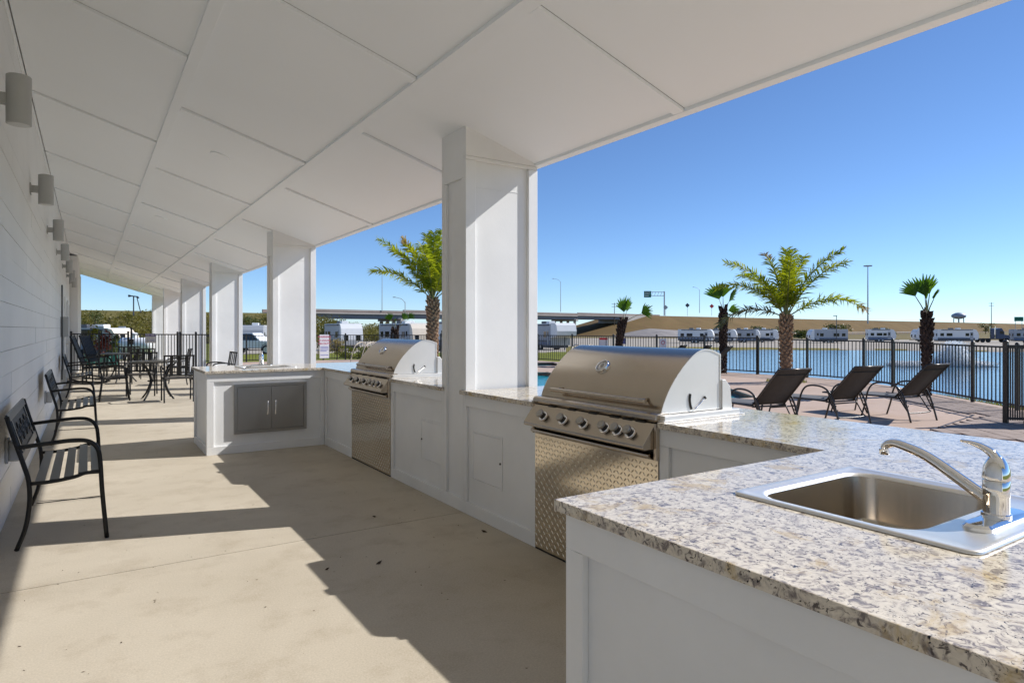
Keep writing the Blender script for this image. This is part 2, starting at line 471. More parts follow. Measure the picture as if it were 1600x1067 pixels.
# patio floor: slabs cast between joints
pf = bpy.data.objects.new("patio_floor", None); C.objects.link(pf); tag(pf, kind="structure")
ys = [-5, -.6, 4.256, 9.1, 13.95, 18.8, 23.7, 28.6, 33.5]
for i in range(len(ys)-1):
    MB().box(-.6, ys[i]+.004, -.12, 3.30, ys[i+1]-.004, 0).build("floor_slab", M["floor"], pf)
MB().box(-.6, -5, -.14, 3.30, 33.5, -.016).build("joint_bed", M["dark_knob"], pf)

# ================================================================== BUILDING
WX = -.495
CEIL = lambda x: 2.874 - .309*(x-2.36)
bw = thing("building_wall", "long white board clad wall of the clubhouse under the porch roof", "wall", (WX, 0, 0))
def wbuild(mb, name, m, bevel=0): return mb.build(name, m, bw, origin=(WX,0,0), bevel=bevel)
wbuild(MB().box(WX-.25, -5, -.1, WX-.016, 33.4, 4.2), "wall_core", M["gap"])
rows = 21; rh = .1735
for r_ in range(rows):
    y = -5 + (r_*1.37) % 3.4 - 3.4
    z0 = r_*rh; z1 = z0 + rh - .003
    while y < 24.5:
        y1 = y + 3.655
        a, b = max(y, -5), min(y1, 24.5)
        if b - a > .05:
            dx = random.uniform(-.0015, .0015)
            wbuild(MB().box(WX-.02, a+.0012, z0, WX+dx, b-.0012, z1), "board", M["wall_white"])
        y = y1
wbuild(MB().box(WX-.016, -5, rows*rh, WX+.004, 33.3, 3.9), "frieze_board", M["white"])
# shallow projecting bay at the far end, with its trims
by = thing("entry_bay", "white projecting bay with tall trims at the far end of the wall", "wall bay", (WX, 24.6, 0))
def bb(mb, name, m): return mb.build(name, m, by, origin=(WX, 24.6, 0), bevel=.003)
bb(MB().box(WX-.015, 24.6, 0, -.29, 33.3, 3.672), "bay_wall", M["wall_white"])
for y in (24.6, 26.2, 28.0, 30.4, 32.9):
    bb(MB().box(-.29, y, 0, -.26, y+.22, 3.58), "trim_board", M["white"])
for i, (y0, y1) in enumerate(((26.6,27.7),(28.6,30.0),(30.9,32.4))):
    bb(MB().box(-.29, y0, .9, -.275, y1, 2.6), "window_pane", M["glass_dark"])
# doors in the wall
for i, (y, lab) in enumerate(((19.2, "grey door in the white wall nearer the benches"), (21.9, "grey door in the white wall just before the far bay"))):
    dr = thing("door", lab, "door", (WX, y, 0))
    MB().box(.002, 0, 0, .022, .92, 2.05).build("door_leaf", M["fixture"], dr, bevel=.003)
    for a, b, c, e in ((-.11,-.005,0,2.16),(.925,1.03,0,2.16)):
        MB().box(.002, a, c, .035, b, e).build("casing", M["white"], dr, bevel=.003)
    MB().box(.002, -.005, 2.055, .035, .925, 2.16).build("casing", M["white"], dr, bevel=.003)
    MB().tube([(.022,.08,1.0),(.07,.08,1.0),(.07,.2,1.0)], .01).build("handle", M["chrome"], dr)
# utility box, conduit
ub = thing("utility_box", "grey utility box mounted high on the wall by the first door", "utility box", (WX, 16.9, 1.35))
MB().box(0, -.16, -.15, .14, .16, .28).build("box_body", M["fixture"], ub, bevel=.006)
MB().tube([(.03, -.25, .95),(.03, -.25, -1.05)], .014).build("conduit", M["dark_knob"], ub)
MB().tube([(.05, 0, -.15),(.05, 0, -.85)], .018).build("conduit", M["fixture"], ub)
MB().box(0, -.07, -1.12, .09, .07, -.85).build("junction_box", M["fixture"], ub, bevel=.004)
# outdoor outlet covers
for y, z, lab in ((5.86,.50,"grey weatherproof outlet cover on the wall behind the nearest bench"),(10.8,.447,"grey weatherproof outlet cover on the wall behind the second bench")):
    oc = thing("outlet_cover", lab, "outlet", (WX, y, z))
    MB().box(.002, -.075, -.085, .02, .075, .085).build("back_plate", M["fixture"], oc, bevel=.004)
    MB().box(.02, -.062, -.075, .085, .062, .07).build("cover", M["fixture"], oc, bevel=.012)
# sconces
def sconce():
    t = thing("wall_sconce", "grey cylinder sconce", "wall light", (0,0,0), 0, "cylinder sconces along the wall")
    MB().lathe([(.058,-.15),(.066,-.148),(.066,.148),(.062,.152),(.0,.152)], 28).build("shade", M["fixture"], t, smooth=True, edge=40)
    MB().lathe([(.0,-.1515),(.057,-.1515),(.057,-.146)], 24).build("lens", M["fixture_lens"], t)
    MB().box(-.131, -.022, -.035, -.06, .022, .035).build("arm", M["fixture"], t, bevel=.004)
    MB().box(-.133, -.055, -.055, -.122, .055, .055).build("back_plate", M["fixture"], t, bevel=.003)
    return t
sc0 = sconce()
near = ["nearest and largest grey cylinder sconce at the left edge of the porch wall", "second grey cylinder sconce from the camera on the porch wall",
        "third grey cylinder sconce from the camera on the porch wall", "fourth grey cylinder sconce from the camera on the porch wall",
        "fifth grey cylinder sconce from the camera, small and high on the porch wall", "sixth grey cylinder sconce from the camera, just before the farthest one", "farthest grey cylinder sconce, just before the projecting bay"]
for i, y in enumerate((5.05, 8.15, 11.4, 14.6, 17.8, 20.9, 24.0)):
    place(sc0, i == 0, (-.362, y, 2.79), 0, near[i], "cylinder sconces along the wall")

# ================================================================== PORCH ROOF
pr = thing("porch_roof", "white sloping porch roof with a panelled ceiling", "roof", (0,0,2.6))
def cpanel(x0, x1, y0, y1, name="ceiling_panel", dz=0, th=.034, m="ceiling"):
    b = MB()
    vs = [(x, y, CEIL(x)+dz+k) for k in (0, th) for x, y in ((x0,y0),(x1,y0),(x1,y1),(x0,y1))]
    b.add(vs, [(0,3,2,1),(4,5,6,7)])
    b.f += [[0,1,5,4],[1,2,6,5],[2,3,7,6],[3,0,4,7]]; b.m += [1]*4
    return b.build(name, [M[m], M["ceiling"] if name == "batten" else M["groove_shade"]], pr, origin=(0,0,2.6), bevel=.002 if name == "batten" else 0)
for x0, x1, y0, pitch in ((WX+.012,.657,.08,2.64),(.663,1.857,1.31,2.62),(1.863,3.012,.13,2.53)):
    y = y0 - 2*pitch
    ylist = []
    while y < 33: ylist.append(y); y += pitch
    ylist.append(33.0)
    for a, b in zip(ylist, ylist[1:]): cpanel(x0, x1, a+.002, b-.002)
    bx0 = x0+.003 if x0 < 0 else x0 + .040
    bx1 = x1-.040 if x1 < 2.9 else x1-.045
    for y in ylist[:-1]:
        if y > -5: cpanel(bx0, bx1, y-.040+.040, y+.080, "batten", -.0225, .022, "ceiling")
for x in (.622, 1.822): cpanel(x, x+.078, -5.1, 32.9, "batten", -.0235, .023, "ceiling")
cpanel(2.972, 3.011, -5.1, 32.9, "batten", -.0215, .021, "ceiling")
cpanel(WX-.1, 3.03, -5.2, 33.0, "ceiling_backing", .0345, .012, "gap")
b = MB()
vs = [(x, y, z) for y in (-5.2, 33.0) for x, z in ((WX-.3, CEIL(WX-.3)+.05), (3.03, CEIL(3.03)+.05), (3.03, CEIL(3.03)+.30), (WX-.3, CEIL(WX-.3)+.30))]
b.add(vs, [(0,1,2,3),(7,6,5,4),(0,4,5,1),(1,5,6,2),(2,6,7,3),(3,7,4,0)])
b.build("roof_deck", M["white"], pr, origin=(0,0,2.6))
MB().box(3.014, -5.2, CEIL(3.02)-.012, 3.032, 33.02, CEIL(3.02)+.32).build("fascia", M["white"], pr, origin=(0,0,2.6), bevel=.002)
for (x, y, lab) in ((1.19, 7.55, "faint white round ceiling speaker in the porch ceiling, the nearer one"), (1.05, 12.6, "faint white round ceiling speaker further along the porch ceiling")):
    t = thing("ceiling_speaker", lab, "ceiling speaker", (x, y, CEIL(x)-.002))
    o = MB().lathe([(.0,-.012),(.094,-.012),(.1,-.006),(.1,.006)], 32).build("grille", M["ceiling"], t); o.rotation_euler = (0, math.atan(.309), 0)

# pillars
PW = .388
def pillar(y0, label):
    t = thing("pillar", label, "pillar", (2.67, y0 + PW/2, 0), 0, "white porch pillars")
    O = (2.67, y0 + PW/2, 0); x0, x1, y1 = 2.345, 3.0, y0+PW
    def P(mb, nm, bev=.0025): return mb.build(nm, M["white"], t, origin=O, bevel=bev)
    P(MB().box(x0+.022, y0+.03, 0, x1-.022, y1-.03, 2.9), "core", 0)
    for yy, s in ((y0, 0), (y1-.03, 1)):
        P(MB().box(x0, yy, .10, x0+.085, yy+.03, 2.632), "corner_board")
        P(MB().box(x1-.085, yy, .10, x1, yy+.03, 2.632), "corner_board")
        P(MB().box(x0, yy, 2.634, x1-.002, yy+.03, 2.66), "top_band")
        b = MB(); b.prism([(x0, 2.662), (x1, 2.662), (x1, CEIL(x1)+.01), (x0, CEIL(x0)+.01)], lambda u, v, w: (u, w, v), yy, yy+.03)
        P(b, "top_board")
        P(MB().box(x0, yy, 0, x1, yy+.03, .098), "base_board")
    P(MB().box(x0+.086, y0+.0275, 2.438, x1-.086, y0+.0299, 2.441), "panel_seam", 0)
    for xx in (x0, x1-.022):
        for ya, yb in ((y0+.03, y0+.075), (y1-.075, y1-.03)):
            P(MB().box(xx, ya+.001, .10, xx+.022, yb-.001, 2.50), "edge_board")
        P(MB().box(xx, y0+.031, 2.502, xx+.022, y1-.031, CEIL(xx)+.012), "top_board")
        P(MB().box(xx, y0+.031, 0, xx+.022, y1-.031, .098), "base_board")
    return t
pn = ["nearest white pillar standing between the two grills", "second white pillar, just behind the far sink counter", "third white pillar, left of the second and right of the dining set",
      "fourth white pillar down the porch, behind the gate", "fifth white pillar down the porch", "farthest white pillar at the end of the porch"]
for y, lab in zip((4.205, 10.21, 16.0, 21.6, 27.1, 32.2), pn): pillar(y, lab)

# ================================================================== OUTDOOR KITCHEN
KO = (2.3, 4.5, 0)
ok = thing("outdoor_kitchen", "U shaped white outdoor kitchen counter with speckled granite tops", "kitchen counter", KO)
def K(mb, name, m="white", bevel=.002, smooth=False, parent=None, edge=None):
    return mb.build(name, M[m], parent or ok, origin=KO if parent is None else KO, bevel=bevel, smooth=smooth, edge=edge)
def bay(fix, axis, a0, a1, outward, stile=.055, stile2=None, top=.085, bot=.09, z1=.883, rec=.02):
    """a framed recessed panel on the plane axis=fix from a0 to a1, outward +-1"""
    s2 = stile if stile2 is None else stile2
    def bx(u0, u1, z0, zz1, d0, d1, nm):
        lo, hi = sorted((fix - outward*d0, fix - outward*d1))
        if axis == 'x': K(MB().box(lo, u0, z0, hi, u1, zz1), nm)
        else: K(MB().box(u0, lo, z0, u1, hi, zz1), nm)
    bx(a0, a1, 0, z1, rec, rec+.018, "panel")
    bx(a0, a1, 0, bot, 0, rec-.0005, "bottom_rail")
    bx(a0, a1, z1-top, z1, 0, rec-.0005, "top_rail")
    if stile: bx(a0, a0+stile, bot+.001, z1-top-.001, 0, rec-.0005, "stile")
    if s2: bx(a1-s2, a1, bot+.001, z1-top-.001, 0, rec-.0005, "stile")
RX = 2.345
bay(RX, 'x', 1.367, 2.258, -1, .06, .06)
bay(RX, 'x', 3.312, 4.204, -1, .045, .012)
bay(RX, 'x', 4.594, 5.628, -1, .012, .055)
bay(RX, 'x', 6.662, 7.642, -1, .05, .055)
bay(1.067, 'x', .36, 1.366, -1, .07, .07, .095)
bay(1.067, 'x', 7.644, 8.648, -1, .07, .07, .095)
bay(7.643, 'y', 1.068, 2.344, -1, .072, .045, .09)
bay(8.650, 'y', 1.068, 3.12, 1, .07, .07)
bay(1.366, 'y', 1.068, 2.344, 1, .07, .05, .09)
bay(.358, 'y', 1.068, 3.12, -1, .07, .07)
K(MB().box(3.105, .36, 0, 3.125, 4.2, .883), "back_panel"); K(MB().box(3.105, 4.6, 0, 3.125, 8.648, .883), "back_panel")
# granite tops
sk = rrect(1.515, .592, 2.068, 1.138, .05, 0, 4)
hole1 = [(x, y) for x, y, z in reversed(sk)]
hole2 = [(x, y+7.29) for x, y in hole1]
near_top = [(1.045,.335),(3.15,.335),(3.15,4.203),(2.343,4.203),(2.343,4.262),(2.32,4.262),(2.32,3.322),(2.925,3.322),(2.925,2.248),(2.32,2.248),(2.32,1.39),(1.045,1.39)]
far_top = [(2.32,4.55),(2.343,4.55),(2.343,4.597),(3.15,4.597),(3.15,8.672),(1.045,8.672),(1.045,7.618),(2.32,7.618),(2.32,6.672),(2.925,6.672),(2.925,5.618),(2.32,5.618)]
K(MB().slab(near_top, [hole1], .884, .914), "countertop", "granite", .0025)
K(MB().slab(far_top, [hole2], .884, .914), "countertop", "granite", .0025)
# tread plate fronts with raised lugs
lug_v = [(-.5,0,0),(0,-.5,0),(.5,0,0),(0,.5,0),(-.22,0,1),(.22,0,1)]
lug_f = [(0,1,4),(1,5,4),(1,2,5),(2,3,5),(3,4,5),(3,0,4)]
for y0 in (2.262, 5.634):
    y1 = y0 + 1.046
    pl = K(MB().box(RX-.004, y0, .012, RX+.02, y1, .722), "tread_plate", "plate", .001)
    b = MB(); p = .0275; iy = int((y1-y0)/p); iz = int(.70/p)
    for i in range(iy):
        for j in range(iz):
            c = (y0+.5*p+i*p, .022+.5*p+j*p); s = 1 if (i+j) % 2 else -1
            cs, sn = math.cos(R(45*s)), math.sin(R(45*s))
            b.add([(RX-.004-.0034*w, c[0]+(u*.031*cs - v*.0095*sn), c[1]+(u*.031*sn + v*.0095*cs)) for u, v, w in lug_v],
                  [tuple(reversed(f)) for f in lug_f] if True else lug_f)
    lg = b.build("tread_lugs", M["plate"], pl); lg.data.transform(Matrix.Translation((-KO[0],-KO[1],-KO[2]))); tag(lg, kind="stuff")
    K(MB().box(RX-.003, y0, 0, RX+.02, y1, .0115), "plinth", "dark_knob", 0)
# white access hatches
for y0, y1, z0, z1, ly in ((3.722,4.135,.262,.63,3.745),(4.61,5.012,.268,.615,4.99)):
    fr = MB()
    for a in ((y0,z0,y1,z0+.014),(y0,z1-.014,y1,z1),(y0,z0+.0145,y0+.014,z1-.0145),(y1-.014,z0+.0145,y1,z1-.0145)):
        fr.box(RX+.013, a[0], a[1], RX+.0198, a[2], a[3])
    h = K(fr, "access_hatch", "white", .001)
    K(MB().box(RX+.0145, y0+.0165, z0+.0165, RX+.0197, y1-.0165, z1-.0165), "hatch_door", "white", .0015, parent=h).location = (0,0,0)
    q = K(MB().lathe([(.0,.006),(.007,.006),(.008,.0)], 12, Matrix.Translation((RX+.0145, ly, (z0+z1)/2)) @ Matrix.Rotation(-math.pi/2, 4, 'Y')), "latch", "dark_knob", 0, parent=h)
# double steel door in the far wing
ac = K(MB(), "access_door", "steel_door", 0) if False else None
fy = 7.643; X0, X1, Z0, Z1 = 1.343, 2.133, .208, .757
fr = MB(); w_ = .032
for a in ((X0,Z0,X1,Z0+w_),(X0,Z1-w_,X1,Z1),(X0,Z0+w_+.0005,X0+w_,Z1-w_-.0005),(X1-w_,Z0+w_+.0005,X1,Z1-w_-.0005)):
    fr.box(a[0], fy-.014, a[1], a[2], fy+.019, a[3])
fo = K(fr, "access_door_frame", "steel_door", .002)
xm = (X0+X1)/2
for a, b in ((X0+w_+.003, xm-.0015), (xm+.0015, X1-w_-.003)):
    K(MB().box(a, fy-.010, Z0+w_+.003, b, fy+.018, Z1-w_-.003), "access_door", "steel_door", .002, parent=fo)
for x in (xm-.042, xm+.042):
    K(MB().tube(smooth_path([(x, fy-.010, .40),(x, fy-.034, .412),(x, fy-.040, .48),(x, fy-.034, .548),(x, fy-.010, .56)], 4), .007, 10), "handle", "chrome", 0, True, fo)

# sinks
def sink_thing(flip, label):
    t = thing("sink", label, "sink", (1.79, .867, .914))
    x0, y0, x1, y1 = -.302, -.298, .304, .298
    ox0, ox1, oy0, oy1 = -.255, .255, -.150, .252
    L = [rrect(x0,y0,x1,y1,.03,.001), rrect(x0,y0,x1,y1,.03,.006), rrect(x0+.005,y0+.005,x1-.005,y1-.005,.028,.0085),
         rrect(x0+.018,y0+.018,x1-.018,y1-.018,.024,.0075), rrect(x0+.024,y0+.024,x1-.024,y1-.024,.022,.0045),
         rrect(ox0-.012,oy0-.012,ox1+.012,oy1+.012,.082,.0045), rrect(ox0-.004,oy0-.004,ox1+.004,oy1+.004,.076,.002),
         rrect(ox0,oy0,ox1,oy1,.072,-.006), rrect(ox0+.012,oy0+.012,ox1-.012,oy1-.012,.066,-.13),
         rrect(ox0+.02,oy0+.02,ox1-.02,oy1-.02,.06,-.155), rrect(ox0+.045,oy0+.045,ox1-.045,oy1-.045,.05,-.168),
         rrect(-.05,-.0,.05,.10,.045,-.172)]
    MB().loops(L[:8], fill_last=False).build("rim", M["sink_rim"], t, smooth=True)
    MB().loops(L[7:]).build("basin", M["sink_steel"], t, smooth=True)
    MB().lathe([(.0,-.166),(.03,-.166),(.042,-.163),(.045,-.170)], 20, Matrix.Translation((0,.05,0))).build("drain", M["chrome"], t, smooth=True)
    if flip: t.rotation_euler = (0,0,math.pi); t.location = (1.79, 8.157, .914)
    return t
sink_thing(False, "stainless drop-in sink in the near granite counter")
sink_thing(True, "small looking stainless sink in the far counter")
def faucet(flip, label):
    t = thing("faucet", label, "faucet", (1.775, .643, .9185))
    prof = rrect(-.125,-.030,.125,.030,.029,0)
    L = [rrect(-.125,-.031,.125,.031,.0305,0), rrect(-.125,-.031,.125,.031,.0305,.008), rrect(-.118,-.026,.118,.026,.0255,.014), rrect(-.05,-.02,.05,.02,.0195,.016)]
    MB().loops(L).build("base_plate", M["chrome"], t, smooth=True, edge=35)
    MB().lathe([(.030,.012),(.030,.022),(.0265,.024),(.0265,.062),(.0275,.064),(.0275,.098),(.026,.1)], 28).build("body", M["chrome"], t, smooth=True, edge=40)
    # dome and lever swept as one shape
    h = MB()
    h.lathe([(.0285,.1015),(.029,.108),(.027,.124),(.022,.139),(.0145,.152),(.007,.157)], 24)
    pts = smooth_path([(0,-.004,.135),(0,.004,.155),(0,.022,.169),(0,.046,.178),(0,.072,.181)], 5)
    k = len(pts); secs = []
    for i, p in enumerate(pts):
        s = i/(k-1); wd = .0155*(1-s)+.0085*s; th = .013*(1-s)+.0035*s
        tg = (pts[min(i+1,k-1)]-pts[max(i-1,0)]).normalized(); nrm = Vector((1,0,0)).cross(tg)
        secs.append([p + Vector((1,0,0))*wd*math.cos(a) + nrm*th*math.sin(a) for a in [2*math.pi*j/12 for j in range(12)]])
    h.loops(secs)
    h.build("lever", M["chrome"], t, smooth=True, edge=60)
    sp = smooth_path([(.004,.012,.045),(.02,.085,.083),(.038,.165,.122),(.052,.232,.1395),(.058,.262,.141),(.062,.281,.132),(.063,.285,.122)], 6)
    n = len(sp); MB().tube(sp, [.0155 - .0045*min(1, i/(n*.6)) for i in range(n)], 14).build("spout", M["chrome"], t, smooth=True, edge=60)
    MB().lathe([(.0112,-.012),(.0125,-.010),(.0125,.004),(.0,.004)], 18, Matrix.Translation((.063,.286,.118))).build("aerator", M["chrome"], t, smooth=True, edge=40)
    if flip: t.rotation_euler = (0,0,math.pi); t.location = (1.79, 8.385, .9185)
    return t
faucet(False, "chrome single lever faucet on the near sink")
faucet(True, "chrome faucet on the far counter's sink")

# grills
def grill(label):
    O = (2.6, 2.786, .914)
    t = thing("grill", label, "grill", O, 0, "built-in steel grills")
    def G(mb, nm, m="steel", **kw): return mb.build(nm, M[m], t, origin=O, **kw)
    yA, yB = 2.285, 3.297
    fwd = smooth_path([(2.385,.957),(2.402,1.0),(2.436,1.058),(2.480,1.113),(2.535,1.168),(2.600,1.222),(2.655,1.252),(2.705,1.265),(2.765,1.259),(2.832,1.236)], 3) if False else None
    ctrl = [(2.385,.957),(2.400,.995),(2.432,1.052),(2.478,1.112),(2.535,1.170),(2.600,1.222),(2.652,1.251),(2.705,1.2645),(2.765,1.259),(2.832,1.236)]
    prof = [(p.x, p.y) for p in smooth_path([(u, v, 0) for u, v in ctrl], 4)]
    poly = prof + [(2.832, .944), (2.385, .944)]
    # lid shell
    b = MB(); n = len(prof)
    vs = [(u, yA, v) for u, v in prof] + [(u, yB, v) for u, v in prof]
    b.add(vs, [(i, i+1, i+n+1, i+n) for i in range(n-1)])
    b.add([(2.832,yA,1.236),(2.832,yB,1.236),(2.832,yB,.944),(2.832,yA,.944),(2.385,yA,.957),(2.385,yB,.957),(2.385,yB,.944),(2.385,yA,.944)], [(0,1,2,3),(7,6,5,4)])
    lid = G(b, "lid", "steel", smooth=True, edge=45)
    cen = (2.62, 1.06)
    inner = [(cen[0]+(u-cen[0])*.965, cen[1]+(v-cen[1])*.965) for u, v in poly]
    for y, s in ((yA, -1), (yB, 1)):
        e = MB(); k = len(poly)
        vs = [(u, y, v) for u, v in poly] + [(u, y+s*.004, v) for u, v in poly] + [(u, y+s*.004, v) for u, v in inner] + [(u, y+s*.001, v) for u, v in inner]
        fs = []
        for r_ in range(3): fs += [(r_*k+i, r_*k+(i+1) % k, (r_+1)*k+(i+1) % k, (r_+1)*k+i) for i in range(k)]
        fs.append(tuple(range(3*k, 4*k)))
        if s < 0: fs = [tuple(reversed(f)) for f in fs]
        e.add(vs, fs); eo = G(e, "lid_end", "steel_side")
        G(MB().tube(smooth_path([(2.594, y+s*.003, 1.036),(2.590, y+s*.003, 1.006),(2.596, y+s*.003, .975),(2.604, y+s*.003, .958)], 4), .0062, 8), "hinge_slot", "dark_knob").parent = t
        G(MB().tube([(2.625, y+s*.006, .957),(2.67, y+s*.006, .985),(2.70, y+s*.006, 1.01)], .003, 6), "rod", "chrome")
        G(MB().tube([(2.70, y+s*.003, 1.008),(2.706, y+s*.010, 1.014)], .008, 8), "rod_tip", "dark_knob")
    # handle
    G(MB().tube([(2.345, yA+.07, 1.004),(2.345, yB-.15, 1.004)], .0125, 14), "handle", "steel", smooth=True, edge=50)
    for y in (yA+.11, yB-.19): G(MB().tube([(2.345, y, 1.004),(2.41, y, 1.008)], .009, 10), "handle_post", "steel", smooth=True)
    # thermometer
    nrm = Vector((-.735, 0, .678)); Mt = Matrix.Translation((2.513, 2.862, 1.147)) @ nrm.to_track_quat('Z','Y').to_matrix().to_4x4()
    th = G(MB().lathe([(.046,-.004),(.046,.012),(.043,.018),(.038,.019),(.036,.012)], 28, Mt), "thermometer", "chrome", smooth=True, edge=40)
    o = G(MB().lathe([(.036,.0125),(.026,.0135),(.0,.0135)], 24, Mt), "dial", "dial"); o.parent = th
    o = G(MB().lathe([(.017,.0137),(.019,.0155),(.023,.0155),(.025,.0137)], 24, Mt, cap=False), "dial_ring", "chrome"); o.parent = th
    o = G(MB().add([Mt @ Vector(q) for q in ((-.003,-.006,.0165),(.003,-.006,.0165),(.001,.022,.0165),(-.001,.022,.0165))], [(0,1,2,3)]), "needle", "dark_knob"); o.parent = th
    # shelf nose, control panel
    nose = [(2.42,.952),(2.352,.952),(2.338,.947),(2.329,.937),(2.328,.922),(2.336,.911),(2.35,.907),(2.42,.907)]
    G(MB().prism(nose, lambda u, v, w: (u, w, v), 2.268, 3.314), "shelf_nose", "steel", bevel=.002)
    pan = [(2.42,.904),(2.334,.904),(2.252,.800),(2.250,.786),(2.262,.778),(2.42,.778)]
    G(MB().prism(pan, lambda u, v, w: (u, w, v), 2.276, 3.306), "control_panel", "steel", bevel=.003)
    kd = Vector((-.785, 0, .619))
    for y in (3.148, 2.955, 2.772, 2.596, 2.497, 2.402):
        bx = Vector((2.288, y, .8465)); Mk = Matrix.Translation(bx) @ kd.to_track_quat('Z','Y').to_matrix().to_4x4()
        k1 = G(MB().lathe([(.032,-.006),(.032,.004),(.029,.007),(.022,.007)], 24, Mk), "knob_bezel", "chrome", smooth=True, edge=40)
        k2 = G(MB().lathe([(.019,.006),(.0195,.012),(.0195,.026)], 24, Mk), "knob", "dark_knob", smooth=True, edge=40)
        o = G(MB().lathe([(.0195,.024),(.0245,.026),(.0245,.036),(.022,.039),(.0,.0395)], 24, Mk), "knob_cap", "knob", smooth=True, edge=40); o.parent = k2
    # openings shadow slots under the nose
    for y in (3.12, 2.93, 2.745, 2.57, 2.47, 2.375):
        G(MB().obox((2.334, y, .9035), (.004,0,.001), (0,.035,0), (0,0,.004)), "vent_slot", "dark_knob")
    # drip tray and housing behind it
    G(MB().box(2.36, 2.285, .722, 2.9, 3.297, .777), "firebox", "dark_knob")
    tray = [(2.44,.758),(2.318,.758),(2.300,.752),(2.298,.742),(2.310,.734),(2.338,.724),(2.3445,.724),(2.3445,.735),(2.44,.742)]
    G(MB().prism(tray, lambda u, v, w: (u, w, v), 2.288, 3.300), "drip_tray", "steel", bevel=.0015)
    for y0, y1 in ((2.256, 2.2745), (3.3005, 3.314)):
        G(MB().box(2.322, y0, .7245, 2.345, y1, .9055), "side_trim", "steel", bevel=.0015)
    for y0, y1 in ((2.226, 2.282), (3.300, 3.352)):
        G(MB().box(2.36, y0+.01, .9145, 2.93, y1-.01, .9425), "flange", "steel_side", bevel=.003)
        G(MB().box(2.345, y0, .9142, 2.96, y1, .919), "flange_skirt", "steel_side", bevel=.001)
    G(MB().prism([(2.834,.9145),(2.92,.9145),(2.90,1.06),(2.86,1.10),(2.834,1.10)], lambda u, v, w: (u, w, v), yA-.012, yB+.012), "rear_guard", "steel_side", bevel=.003)
    return t
g0 = grill("large stainless grill nearest the camera, right of the nearest pillar")
g1 = copy_tree(g0); g1.location.y += 3.372
g1["label"] = "smaller looking stainless grill beyond the nearest pillar, by the far wing"

# ================================================================== FURNITURE ON THE PATIO
def bench():
    t = thing("metal_bench", "black metal bench", "bench", (0,0,0), 0, "black metal benches along the wall")
    Wd = .61
    for s in (-1, 1):
        y = s*Wd
        rear = smooth_path([(-.237,y,0),(-.193,y,.13),(-.172,y,.28),(-.176,y,.42),(-.205,y,.54),(-.245,y,.68),(-.285,y,.83)], 4)
        MB().tube(rear, .0135, 8).build("rear_leg", M["black"], t, smooth=True)
        arm = smooth_path([(-.232,y,.635),(-.08,y,.648),(.06,y,.655),(.14,y,.64),(.185,y,.59),(.20,y,.51),(.212,y,.30),(.237,y,0)], 5)
        MB().tube(arm, .0135, 8).build("front_leg_and_arm", M["black"], t, smooth=True)
        rail = smooth_path([(-.176,y,.405),(-.06,y,.405),(.06,y,.42),(.12,y,.438),(.208,y,.437)], 4)
        MB().tube(rail, .012, 8).build("seat_rail", M["black"], t, smooth=True)
    MB().tube([(-.205,Wd,.012),(.225,Wd,.012)], .004, 6).build("brace_rod", M["black"], t)
    for x, z in ((-.12,.408),(-.045,.412),(.03,.42),(.105,.438),(.175,.445)):
        MB().box(x-.026, -Wd+.004, z, x+.026, Wd-.004, z+.007).build("seat_slat", M["bench_slat"], t, bevel=.002)
    # framed back with a cast scroll panel
    up = Vector((-.085,0,.30)).normalized(); n = Vector((up.z,0,-up.x))
    def bp(v, w, off=0): return Vector((-.205,0,.54)) + up*v + Vector((0,w,0)) + n*off
    for nm, v in (("back_rail", .285), ("back_rail", .02)):
        MB().bar(bp(v,-Wd+.012), bp(v,Wd-.012), .05, .014, up=n).build(nm, M["bench_slat"], t, bevel=.003)
    for wv in (-.46,.46): MB().bar(bp(.046,wv), bp(.259,wv), .045, .012, up=n).build("back_stile", M["bench_slat"], t, bevel=.002)
    pn = MB(); pn.obox(bp(.152,0,-.004), up*.106, (0,.437,0), n*.003)
    po = pn.build("back_panel", M["black"], t)
    cs = MB()
    for k in range(7):
        wc = -.37 + k*.123; s = 1 if k % 2 else -1
        sp = [bp(.152 + s*math.sin(a)*(.078*(1-a/9)), wc + math.cos(a)*(.056*(1-a/9)), .004) for a in [i*.45 for i in range(18)]]
        cs.tube(sp, .006, 5)
    cs.build("scroll_casting", M["bench_slat"], po, smooth=True)
    return t
b0 = bench()
for i, (y, lab) in enumerate(((5.63,"nearest black metal bench by the wall, largest in view"),(9.97,"second black metal bench along the wall, behind the nearest one"),(16.2,"third black metal bench along the wall, before the rocking chairs"))):
    place(b0, i == 0, (-.135, y, 0), 0, lab, "black metal benches along the wall")

